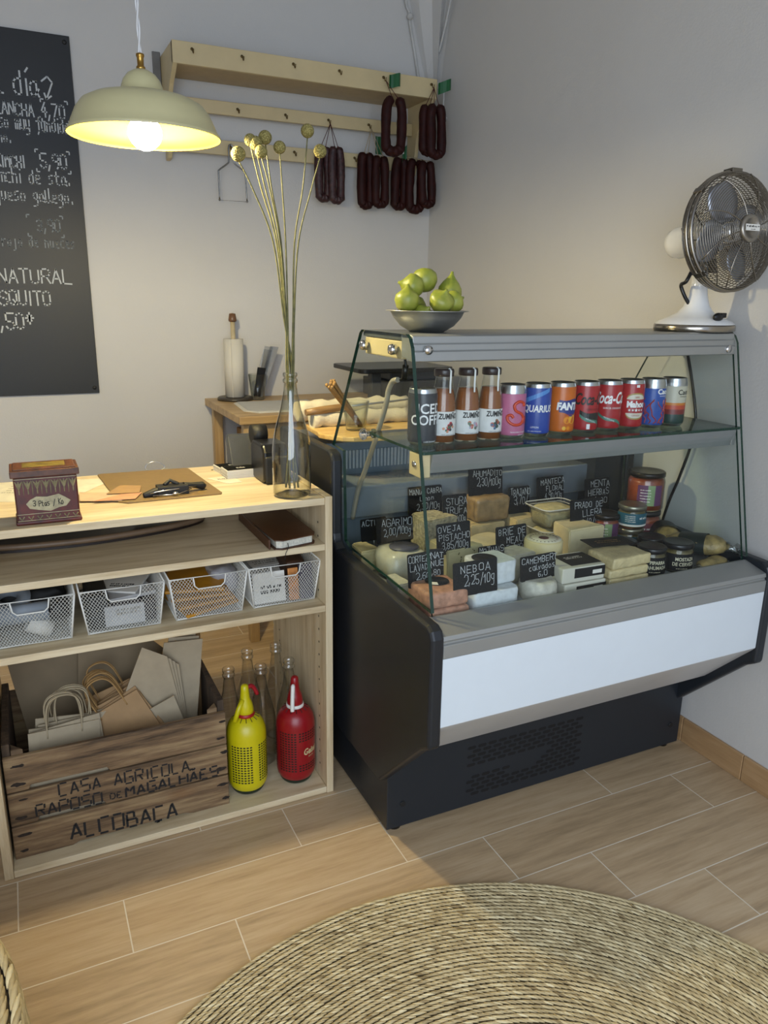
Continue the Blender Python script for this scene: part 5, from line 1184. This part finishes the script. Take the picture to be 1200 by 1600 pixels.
# ---------------------------------------------------------------- siphon and empty bottles
YEL = M('siphon_yellow', 'CBBE12', .32, 0, .04); REDS = M('siphon_red', '8E0E18', .32, 0, .04); DGR = M('siphon_foot_green', '13241A', .3)
def siphon(x, y, body, head, lever, collar, label, flip, deco=None):
    t = thing('soda_siphon', label, 'soda siphon', (x, y, CB), group='plastic mesh soda siphons'); c = (x, y, CB+.0005)
    mb = MB(); mb.lathe([(0, 0), (.038, 0), (.042, .006), (.044, .018), (0, .018)], 36, c); mb.build('foot', DGR, t)
    mb = MB(); mb.lathe([(.043, .012), (.048, .020), (.0505, .032), (.0505, .155), (.0495, .170), (.045, .186), (.037, .199), (.026, .207), (.018, .209), (0, .209)], 48, c, cap=False); F = Fcyl(c, .0508, 0)
    def panel(p0, nu, z1, z0, skip=None):
        nz = int((z1-z0)/.0072)
        for i in range(nz):
            z = z1-i*.0072
            for j in range(nu):
                u = p0+j*.0083
                if skip and skip(u, z): continue
                mb.quad(F(u, z), F(u+.0055, z), F(u+.0055, z+.0038), F(u, z+.0038), 1)
    if deco is None:
        for p0 in (-.055, .018): panel(p0, 7, .140, .030)
        panel(-.135, 7, .14, .03); panel(.09, 7, .14, .03)
    else:
        panel(-.062, 6, .150, .030, None); panel(.0-.008, 7, .150, .030, lambda u, z: .060 < z < .125)
        panel(-.13, 6, .15, .03); panel(.065, 4, .15, .03, lambda u, z: .060 < z < .125)
    mb.build('body', [body, M('slot_dark', '10140C', .7)], t)
    mb = MB(); mb.lathe([(.0215, .206), (.023, .209), (.0225, .216), (.019, .217), (0, .217)], 32, c); mb.build('collar', collar, t)
    mb = MB()
    for i in range(14):
        a = 2*pi*i/14; mb.tube([(x+.024*cos(a), y+.024*sin(a), c[2]+.2083), (x+.034*cos(a), y+.034*sin(a), c[2]+.2022)], .0009, 4)
    mb.build('collar_marks', BLACKM, t)
    mb = MB(); mb.lathe([(.021, .212), (.0205, .225), (.018, .240), (.0125, .255), (.0105, .275), (.0095, .288), (.006, .292), (0, .293)], 28, c); 
    if not flip:
        mb.tube([(x-.008, y-.008, CB+.255), (x-.020, y-.013, CB+.236), (x-.034, y-.02, CB+.206)], [.006, .0065, .006], 10)
    mb.build('head', head, t)
    mb = MB()
    if not flip: mb.tube(spline([(x+.006, y, CB+.282), (x+.018, y+.003, CB+.284), (x+.027, y+.004, CB+.272), (x+.034, y+.005, CB+.255)], 4), [.0055]*12+[.0035], 8)
    else: mb.tube(spline([(x-.008, y-.011, CB+.276), (x-.012, y-.018, CB+.250), (x-.015, y-.024, CB+.225), (x-.016, y-.026, CB+.208)], 4), [.003]+[.0055]*12, 8)
    mb.build('lever', lever, t)
    if deco: mb = MB(); mats = deco(mb, F); mb.build('logo', mats, t)
siphon(.437, 1.70, YEL, YEL, M('lever_red', 'A01824', .35), M('collar_red', '9C1A1C', .4), 'yellow plastic soda siphon with a red lever beside the crate', False)
siphon(.566, 1.692, REDS, REDS, WHITE, WHITE, 'red plastic soda siphon with a white lever beside the right side panel', True,
       lambda mb, F: (txt(mb, 'Geiser', .024, lambda u, v: F(u+.028, v*1.05+.088), 0, .0008, .2, wscale=.75), txt(mb, 'SIFON', .007, lambda u, v: F(u+.028, v+.078), 0), [M('logo_cream', 'C9B88A', .4)])[2])
for x, y, lb in ((.425, 1.815, 'clear empty glass bottle directly behind the yellow siphon, beside the crate'), (.499, 1.90, 'clear empty glass bottle at the back between the two siphons'), (.507, 1.797, 'clear empty glass bottle in the middle, in front of another one'), (.583, 1.905, 'tallest-looking clear empty bottle at the back right corner of the unit'), (.586, 1.80, 'clear empty glass bottle right behind the red siphon')):
    c = (x, y, CB+.0005); mb = MB()
    mb.lathe([(0, .012), (.014, .008), (.028, .001), (.034, .002), (.0365, .008), (.0365, .130), (.034, .150), (.026, .185), (.0175, .220), (.0140, .250), (.0138, .262), (.0165, .263), (.0168, .268), (.0150, .270), (.0150, .276), (.0162, .277), (.0160, .284), (.0142, .286)], 36, c, cap=False)
    solo('empty_bottle', mb, BOTTLEG, lb, 'bottle', 'empty clear bottles in the bottom compartment', origin=c)

# ---------------------------------------------------------------- wall: blackboard
BBY = 3.058
t = thing('blackboard', 'large frameless blackboard with chalk menu on the back wall', 'blackboard', (-.2, 3.064, .89))
mb = MB(); mb.box(-.72, .278, BBY, 3.068, .888, 2.072); mb.build('board', SLATE, t, bevel=.001)
mb = MB()
for x in (-.70, .262):
    for z in (.908, 2.052): mb.lathe([(0, 0), (.006, 0), (.007, .002), (.005, .004), (0, .004)], 12, (x, BBY, z), M=Matrix.Rotation(pi/2, 4, 'X'))
mb.build('screws', BLACKM, t)
F = Fy(BBY-.0008)
def chalk(s, xr, z, h, w=.0045, ws=.75, mi=0, jit=.10, adv=5.4):
    global mb
    mb = MB(); write(mb, s, xr, z, h, w, F, 0, adv, ws, jit, right=True); mb.build('chalk_writing', CHALKD if mi else CHALK, t)
chalk('del día', .165, 1.878, .066, .0055, .62, adv=4.6)
mb = MB()
for a, b in (((.178, 1.925), (.198, 1.942)), ((.198, 1.942), (.212, 1.925)), ((.212, 1.925), (.190, 1.872)), ((.19, 1.872), (.184, 1.892)), ((.19, 1.872), (.207, 1.885))):
    p, q = Vector(a), Vector(b); d = (q-p).normalized(); n_ = Vector((-d.y, d.x))*.0026; mb.quad(F(*(p-n_)), F(*(q-n_)), F(*(q+n_)), F(*(p+n_)))
mb.build('chalk_arrow', CHALK, t)
chalk('A LA PLANCHA', .146, 1.815, .037, .0042, .60)
chalk('4,70', .244, 1.817, .043, .0045, .58)
def brk(x0, x1, z0, z1, r=.010, mi=0):
    mb = MB()
    for (x, z, sx, sz) in ((x0, z1, 1, -1), (x1, z1, -1, -1), (x0, z0, 1, 1), (x1, z0, -1, 1)):
        for a, b in (((x, z), (x+sx*r, z)), ((x, z), (x, z+sz*r))):
            p, q = Vector(a), Vector(b); d = (q-p).normalized(); n_ = Vector((-d.y, d.x))*.002; mb.quad(F(*(p-n_)), F(*(q-n_)), F(*(q+n_)), F(*(p+n_)))
    mb.build('chalk_brackets', CHALKD if mi else CHALK, t)
brk(.170, .254, 1.803, 1.872)
chalk('con queso muy fundido', .252, 1.773, .042, .004, .46, adv=5)
chalk('y jamon serrano.', .068, 1.729, .030, .004, .60)
chalk('QUESO Y KIMCHI', .102, 1.653, .036, .0045, .55)
chalk('5,90', .235, 1.659, .045, .005, .62); brk(.138, .246, 1.645, 1.715)
chalk('con Kimchi de sta.', .240, 1.606, .044, .004, .58, adv=4.8)
chalk('y queso gallego.', .244, 1.548, .040, .004, .60, adv=4.9, mi=0)
chalk('3,90', .195, 1.453, .040, .004, .62, 1); brk(.090, .205, 1.435, 1.505, mi=1)
chalk('pesto rojo de nueces', .238, 1.400, .034, .0035, .55, 1)
chalk('VINO NATURAL', .215, 1.280, .045, .0050, .86)
chalk('MOSQUITO', .140, 1.205, .047, .0050, .72)
chalk('2,50*', .078, 1.122, .052, .0055, .68)

# ---------------------------------------------------------------- wall rack
RK = thing('wall_rack', 'cream painted wooden wall rack with a top shelf, two hook rails and small hooks', 'wall rack', (1.07, 3.06, 1.72))
RX0, RX1, RYF = .575, 1.572, 2.854
mb = MB(); mb.box(RX0, RX1, RYF, RYF+.016, 1.985, 2.053); mb.build('front_board', CREAM, RK, bevel=.002)
mb = MB(); mb.box(RX0+.016, RX1-.016, RYF+.016, 3.065, 1.990, 2.006); mb.build('shelf_board', M('cream_shelf', 'B5A27C', .5, 0, .06), RK)
sp = [(RYF+.002, 2.052), (RYF+.002, 1.985), (2.885, 1.965), (2.93, 1.94), (2.965, 1.905), (2.985, 1.87), (3.0, 1.80), (3.01, 1.745), (3.03, 1.72), (3.068, 1.715), (3.068, 2.052)]
for x in (RX0, RX1-.016):
    mb = MB(); mb.prism(sp, 'X', x, x+.0155); mb.build('side_bracket', CREAM, RK, bevel=.002)
for z0, z1 in ((1.880, 1.925), (1.745, 1.795)):
    mb = MB(); mb.box(RX0+.016, RX1-.016, 3.022, 3.036, z0, z1); mb.build('hook_rail', CREAM, RK, bevel=.002)
mb = MB(); mb.box(RX0-.028, RX0-.0005, 3.062, 3.068, 1.90, 2.065); mb.build('metal_plate', M('grey_plate', '6E6C68', .5, .5), RK, bevel=.002)
HK = M('hook_brass_dark', '6B5A38', .4, .8)
def hook(x, y, z, par):
    mb = MB(); mb.tube(spline([(x, y, z+.008), (x, y-.010, z+.006), (x, y-.014, z-.006), (x, y-.022, z-.010), (x, y-.026, z+.001)], 4), .0018, 6); mb.lathe([(.005, 0), (.005, .002), (0, .0025)], 10, (x, y, z+.006), M=Matrix.Rotation(pi/2, 4, 'X')); mb.build('hook', HK, par)
for x in (.64, .809, .993, 1.167, 1.343, 1.545): hook(x, RYF-.0004, 2.026, RK)
for x in (.834, 1.017, 1.190, 1.36): hook(x, 3.0216, 1.897, RK)
for x in (.80, 1.05, 1.30, 1.51): hook(x, 3.0216, 1.772, RK)
mb = MB(); mb.cyl((1.578, 2.868, 2.035), (1.600, 2.868, 2.035), .011); solo('white_spool', mb, WHITE, 'small white cylinder at the right end of the rack', 'spool', origin=(1.59, 2.868, 2.035))
# cheese wire
mb = MB(); zc = 1.775; yc = 2.996
mb.tube(spline([(.748, yc, 1.585), (.748, yc, 1.675), (.752, yc, 1.69), (.782, yc, 1.712), (.788, yc, 1.725), (.789, yc, 1.765), (.797, yc, 1.778), (.805, yc, 1.765), (.806, yc, 1.725), (.813, yc, 1.712), (.842, yc, 1.692), (.848, yc, 1.675), (.852, yc, 1.585)], 4), .0028, 8)
mb.tube([(.746, yc, 1.586), (.854, yc, 1.586)], .0008, 5)
for x in (.748, .852): mb.ball((x, yc, 1.587), .0045, 8)
solo('cheese_wire_cutter', mb, M('cutter_steel', '8A8A88', .25, 1), 'steel wire cheese cutter hanging from the lower rail', 'cheese cutter', origin=(.8, yc, 1.68))
# sausages
SAUS = M('chorizo_dark', '2A0C09', .6, 0, .3, 35, .5, .002, 90, Specular_IOR_Level=.2); SAUS2 = M('dry_sausage', '33191A', .5, 0, .6, 70, .8, .003, 120); TWINE = M('red_twine', '4A1A18', .8); TWP = M('pale_twine', 'A8977A', .8)
GTAG = M('green_tag', '14552C', .4, 0, .15, 20)
def loop(x0, x1, z0, z1, y, r, seed=0, lean=0, open_=.5):
    """horseshoe sausage hanging with both ends up"""
    w = (x1-x0)/2-r; cx = (x0+x1)/2; P_ = []; rnd = random.Random(seed)
    P_.append((cx-w*open_, y, z1)); P_.append((cx-w*.9, y+.002, z1-.03)); P_.append((cx-w, y, (z0+z1)/2)); zb = z0+r
    for i in range(1, 8): a = pi+pi*i/8; P_.append((cx+w*cos(a), y-.002, zb+w+w*sin(a)))
    P_ += [(cx+w, y, (z0+z1)/2), (cx+w*.9, y+.002, z1-.03), (cx+w*open_, y, z1)]
    P_ = [(p[0]+lean*(z1-p[2]), p[1], p[2]) for p in P_]; Q = spline(P_, 4); n = len(Q)
    R = [r*(.35 if i in (0, n-1) else .8 if i in (1, n-2) else 1+.06*sin(i*.9+seed)) for i in range(n)]
    mb = MB(); mb.tube(Q, R, 14); mb.noisy(.0015, 90, seed); return mb, Q[0], Q[-1]
def bunch(loops, hookp, label, mat=SAUS, tw=TWINE, tags=(), smat=None):
    t = thing('hanging_sausage', label, 'sausage', hookp, group='cured sausages hanging on the wall rack')
    for i, l in enumerate(loops):
        mb, a, b = loop(*l); mb.build('sausage_loop', mat, t)
        mb = MB(); mb.tube([hookp, a], .0013, 5); mb.tube([hookp, b], .0013, 5); mb.ball(a, .004, 8); mb.ball(b, .004, 8); mb.build('string', tw, t)
    for p in tags:
        mb = MB(); n = 5; rows = [mb.vs([(p[0]+p[2]*i/n, p[1]+.006*sin(i*1.3), z+p[4]*i/n) for i in range(n+1)]) for z in (p[3], p[3]-p[5])]
        for i in range(n): mb.face([rows[0][i], rows[0][i+1], rows[1][i+1], rows[1][i]])
        mb.build('tag', p[6] if len(p) > 6 else GTAG, t, solid=.0006)
bunch([(1.118, 1.190, 1.60, 1.80, 2.985, .017, 1, 0, .5), (1.165, 1.235, 1.594, 1.80, 2.965, .017, 2, 0, .4)], (1.188, 2.995, 1.886), 'thin dry mottled sausages hanging from the upper rail, leftmost of the sausages', SAUS2)
bunch([(1.322, 1.425, 1.757, 1.960, 2.815, .0185, 3, -.03, .35)], (1.343, 2.830, 2.016), 'single dark sausage ring hanging from the front board beside its green tag', tags=[(1.353, 2.822, .045, 2.035, .012, .045)])
bunch([(1.488, 1.560, 1.775, 1.955, 2.835, .018, 4, 0, .5), (1.505, 1.590, 1.762, 1.955, 2.812, .018, 5, .02, .4)], (1.545, 2.830, 2.016), 'pair of dark sausage rings at the right end of the front board', tags=[(1.555, 2.815, .055, 2.030, .022, .040)])
bunch([(1.300, 1.375, 1.585, 1.795, 2.992, .0185, 6, 0, .4), (1.352, 1.428, 1.590, 1.785, 2.970, .0175, 7, .0, .5)], (1.36, 2.995, 1.886), 'dark sausage rings on pale twine hanging behind the single ring', tw=TWP, tags=[(1.375, 2.985, .03, 1.86, -.004, .065)])
bunch([(1.453, 1.530, 1.590, 1.790, 2.992, .0185, 8, -.04, .4), (1.505, 1.595, 1.578, 1.785, 2.970, .0185, 9, -.02, .4), (1.545, 1.625, 1.60, 1.78, 2.95, .0175, 10, .05, .5)], (1.51, 2.995, 1.80), 'lowest bunch of dark sausage rings near the corner, with a white price tag', tw=TWP, tags=[(1.475, 2.985, .028, 1.85, .004, .05, PAPER), (1.492, 2.98, .02, 1.82, .02, .05)])

# ---------------------------------------------------------------- wall table with things on it
TZ = .85
TB = thing('wall_table', 'bamboo worktable against the back wall behind the counter', 'table', (1.2, 2.8, 0))
mb = MB(); mb.box(.672, 1.64, 2.54, 3.066, TZ-.028, TZ); mb.build('tabletop', TABLEW, TB, bevel=.003)
for x, y in ((.69, 2.56), (.69, 3.0), (1.60, 2.56), (1.60, 3.0)):
    mb = MB(); mb.box(x, x+.035, y, y+.035, 0, TZ-.0285); mb.build('leg', wood('bamboo_z', 'A08055', 'B39465', 'C2A578', 'Z', 1.2, .4), TB, bevel=.002)
mb = MB(); mb.box(.726, 1.60, 2.565, 2.583, TZ-.10, TZ-.0285); mb.build('apron', TABLEW, TB)
mb = MB(); mb.box(.78, .90, 2.70, 3.0, .40, .74); solo('cardboard_carton', mb, M('carton_brown', 'A37F50', .7, 0, .06), 'cardboard carton seen under the worktable', 'carton', origin=(.84, 2.85, .40), bevel=.003)
mb = MB(); mb.box(.72, 1.58, 2.66, 3.02, .38, .399); solo('under_shelf', mb, TABLEW, 'low bamboo shelf board under the worktable', 'shelf', origin=(1.15, 2.84, .38), bevel=.002)
t = thing('paper_towel_holder', 'upright wooden paper towel holder with a brown knob on the worktable', 'paper towel holder', (.776, 2.985, TZ))
mb = MB(); mb.lathe([(0, 0), (.07, 0), (.07, .008), (.066, .012), (0, .012)], 36, (.776, 2.985, TZ)); mb.build('base', M('dark_base', '3A342C', .4), t)
mb = MB(); mb.cyl((.776, 2.985, TZ+.012), (.776, 2.985, TZ+.305), .009); mb.build('pole', M('pale_pole', 'B9AA88', .5), t)
mb = MB(); mb.lathe([(0, .300), (.014, .300), (.016, .306), (.012, .33), (0, .332)], 20, (.776, 2.985, TZ)); mb.build('knob', M('knob_brown', '664830', .4), t)
mb = MB(); mb.lathe([(.012, .0135), (.038, .0135), (.038, .235), (.012, .235), (.012, .0135)], 36, (.776, 2.985, TZ), cap=False); mb.box(.776-.020, .776-.018, 2.946, 2.949, TZ+.0135, TZ+.235); solo('paper_towel_roll', mb, M('towel_paper', 'CBC7BC', .9, 0, .02, 30, .3), 'white paper towel roll on the upright holder', 'paper towel', origin=(.776, 2.985, TZ+.0135))
tumbler((.862, 2.965, TZ+.0005), .026, .036, .10, 'tumbler with black and clear sleeves on the worktable beside the paper towels')
for k, (dx, m_, L) in enumerate(((.0, BLACK, .115), (.006, CLEARP, .20), (-.004, CLEARP, .19), (.012, M('grey_film', '8E9094', .4), .205))):
    mb = MB(); a = Vector((.857+dx, 2.962+.003*k, TZ+.012)); b = a+Vector((.22+.05*k, .05, 1)).normalized()*L; w = Vector((.013, 0, -.002))
    mb.face(mb.vs([a-w, a+w, b+w*1.3, b-w*1.3])); solo('knife_sleeve', mb, m_, ['black sleeve standing in the tumbler on the worktable', 'clear plastic sleeve at the left in the worktable tumbler', 'clear plastic sleeve crossing the black one in the worktable tumbler', 'long grey sleeve leaning right in the worktable tumbler'][k], 'sleeve', origin=a, solid=.0015)
for k in range(5):
    dx = .004*k; mb = MB(); mb.prism([(.72+dx, 2.66-dx), (.76, 2.60+dx*.8), (1.02-dx, 2.60+dx), (1.03, 2.86), (.74+dx, 2.88)], 'Z', TZ+.0004+k*.0012, TZ+.0013+k*.0012)
    solo('greaseproof_sheet', mb, PAPER if k < 3 else M('grey_paper', 'BDBDBC', .7, 0, .04), 'white wrapping sheet in the pile on the worktable' if k < 4 else 'topmost grey-white wrapping sheet of the pile on the worktable', 'paper', 'wrapping sheets on the worktable', origin=(.88, 2.73, TZ+k*.0012))
# slicer on the table behind the counter glass
t = thing('kitchen_scale', 'black flat-platform machine on the worktable seen through the glass', 'machine', (1.35, 2.75, TZ))
mb = MB(); mb.prism(rrect(1.15, 1.55, 2.60, 2.90, .03), 'Z', .975, .992); mb.build('platform', BLACK, t, bevel=.003)
mb = MB(); mb.box(1.22, 1.26, 2.66, 2.70, TZ+.0, .975); mb.box(1.28, 1.54, 2.63, 2.88, TZ+.02, .94); mb.box(1.3, 1.5, 2.66, 2.85, .94, .975); mb.build('housing', M('machine_grey', '3C3E42', .4), t, bevel=.004)
for x in (1.30, 1.52):
    mb = MB(); mb.cyl((x, 2.66, TZ), (x, 2.66, TZ+.02), .012); mb.build('foot', BLACKM, t)

# ---------------------------------------------------------------- pendant lamp
LX, LY, LZ = .289, 1.75, 1.556
LP = thing('pendant_lamp', 'cream enamel pendant lamp with a lit globe bulb hanging over the pine unit', 'lamp', (LX, LY, LZ))
SHC = M('lamp_cream_outer', 'BFB78C', .38, 0, .02); SHI = M('lamp_yellow_inner', '9A8E08', .6, 0, .02)
pr = [(.150, 0), (.1515, .003), (.149, .007), (.146, .010), (.140, .024), (.131, .044), (.118, .060), (.098, .070), (.072, .0765), (.046, .0795), (.042, .083), (.0405, .092), (.036, .104), (.027, .115), (.015, .122), (.009, .124)]
pin = [(r-.0018, z-.0012) for r, z in reversed(pr[1:])]
mb = MB(); mb.lathe(pr+pin+[pr[0]], 64, (LX, LY, LZ), [0]*(len(pr)-1)+[1]*(len(pin)+1), cap=False); mb.build('shade', [SHC, SHI], LP)
mb = MB(); mb.lathe([(.009, .122), (.009, .128), (.0065, .130), (.0065, .145), (.008, .147), (.008, .151), (.004, .153), (0, .153)], 20, (LX, LY, LZ)); mb.build('brass_cap', BRASS, LP)
mb = MB(); mb.lathe([(0, .121), (.014, .12), (.014, .05), (.012, .045), (0, .045)], 20, (LX, LY, LZ)); mb.build('socket', WHITE, LP)
mb = MB(); n = 240
for s in (0, pi):
    mb.tube([(LX+.0022*cos(i*.38+s), LY+.0022*sin(i*.38+s), LZ+.150+i*(ZC-LZ-.150)/n) for i in range(n+1)], .0022, 5)
mb.build('twisted_cord', M('white_cord', 'D5D5D5', .7), LP)
EM = bpy.data.materials.new('lit_bulb'); EM.use_nodes = True; e = EM.node_tree.nodes.new('ShaderNodeEmission'); e.inputs[0].default_value = (1, .84, .50, 1); e.inputs[1].default_value = BULB
EM.node_tree.links.new(e.outputs[0], EM.node_tree.nodes['Material Output'].inputs[0])
mb = MB(); mb.ball((LX, LY, LZ+.008), .033, 28); mb.build('bulb', EM, LP)

# ---------------------------------------------------------------- woven rug and pouf
def rope_field(rings, name, label, origin, seed, pitch, rr, thing_cat, lenk=1.0):
    """rings: list of (centre, radius, z, a0, a1, tilt) -> one mesh of twisted strands, tone per strand"""
    import numpy as np
    rnd = random.Random(seed); V = []; Fc = []; C = []
    n = 5; k = 5
    for (cx, cy, R, z, a0, a1, up) in rings:
        L = abs(a1-a0)*R; m_ = max(3, int(L/pitch))
        for i in range(m_):
            a = a0+(a1-a0)*(i+rnd.uniform(-.15, .15))/m_
            T = Vector((-sin(a), cos(a), 0)); Nn = Vector((cos(a), sin(a), 0)) if not up else Vector((0, 0, 1)); Z = T.cross(Nn) if not up else Vector((cos(a), sin(a), 0))
            if not up: Z = Vector((0, 0, 1))
            c = Vector((cx+R*cos(a), cy+R*sin(a), z)); tone = min(1, max(0, rnd.gauss(.5, .2)))
            sl = rr*rnd.uniform(.75, 1.05); D = (T*pitch*rnd.uniform(1.0, 1.35)*lenk + Nn*sl*.85)
            W1 = (Nn*1.0-T*.25).normalized(); th = rr*rnd.uniform(.50, .72); base = len(V)
            for j in range(n+1):
                u = j/n*2-1; e = max(.12, (1-u*u))**.55; p = c+D*u*.95+Z*(rr*.35*(1-u*u)+rnd.uniform(-.0004, .0004))
                for q in range(k):
                    b = 2*pi*q/k; V.append(p+W1*cos(b)*th*e+Z*sin(b)*th*.9*e); C.append(tone)
            for j in range(n):
                for q in range(k):
                    Fc.append((base+j*k+q, base+j*k+(q+1) % k, base+(j+1)*k+(q+1) % k, base+(j+1)*k+q))
    o_ = Vector(origin); me = bpy.data.meshes.new(name); me.from_pydata([tuple(v-o_) for v in V], [], Fc)
    at = me.attributes.new('tone', 'FLOAT', 'POINT'); at.data.foreach_set('value', C)
    me.polygons.foreach_set('use_smooth', [True]*len(me.polygons)); me.update()
    return me
SG = NT('seagrass'); at = SG.n('ShaderNodeAttribute', attribute_name='tone'); nz = SG.noise(SG.coord(), 4, 3); nf = SG.noise(SG.coord(), 140, 3)
f = SG.math('ADD', SG.math('MULTIPLY', at.outputs['Fac'], .55), SG.math('ADD', SG.math('MULTIPLY', nz, .25), SG.math('MULTIPLY', nf, .2)))
SG.set(Base_Color=SG.ramp(f, [(.22, '85724F'), (.38, 'AD9A72'), (.55, 'C6B48A'), (.75, 'DDCEA6')]), Roughness=.75); SG.bump(nf, .4, .001)
RC = (.536, .466); RR = .748; rings = []; pitch_r = .0094; i = 0; r = RR
while r > .012:
    rings.append((RC[0], RC[1], r-.004+random.uniform(-.0006, .0006), .0085+random.uniform(-.0008, .0008), random.uniform(0, .3), random.uniform(0, .3)+2*pi*1.0, False)); r -= pitch_r
rings = [(a, b, c_, d, e0, e0+2*pi, g) for a, b, c_, d, e0, _, g in rings]
t = thing('round_woven_rug', 'large round rug of coiled seagrass rope on the floor', 'rug', (RC[0], RC[1], 0))
me = rope_field(rings, 'coiled_rope', '', (RC[0], RC[1], 0), 3, .0115, .0045, 'rug'); me.materials.append(SG.m)
o = bpy.data.objects.new('coiled_rope', me); COL.objects.link(o); o.parent = t
mb = MB(); mb.lathe([(0, .001), (RR-.004, .001), (RR-.002, .004), (RR-.006, .007), (0, .007)], 96, (RC[0], RC[1], 0)); mb.build('backing', M('rug_core', '6E6044', .9), t)
# pouf at the left edge
PC = (-.535, .92); PR = .45; rings = []
for k in range(20): rings.append((PC[0], PC[1], PR+.008*sin(pi*k/19), .012+k*.0155, 0, 2*pi, True))
rr_ = PR-.004
while rr_ > .02: rings.append((PC[0], PC[1], rr_, .315, 0, 2*pi, False)); rr_ -= .0155
t = thing('woven_pouf', 'round seagrass pouf at the left edge of the floor', 'pouf', (PC[0], PC[1], 0))
me = rope_field(rings, 'coiled_rope', '', (PC[0], PC[1], 0), 9, .021, .0078, 'pouf'); me.materials.append(SG.m)
o = bpy.data.objects.new('coiled_rope', me); COL.objects.link(o); o.parent = t
mb = MB(); mb.lathe([(0, .0), (PR-.003, .0), (PR+.002, .15), (PR-.003, .312), (0, .312)], 64, (PC[0], PC[1], 0)); mb.build('core', M('rug_dark_core', '4A4030', .9), t)
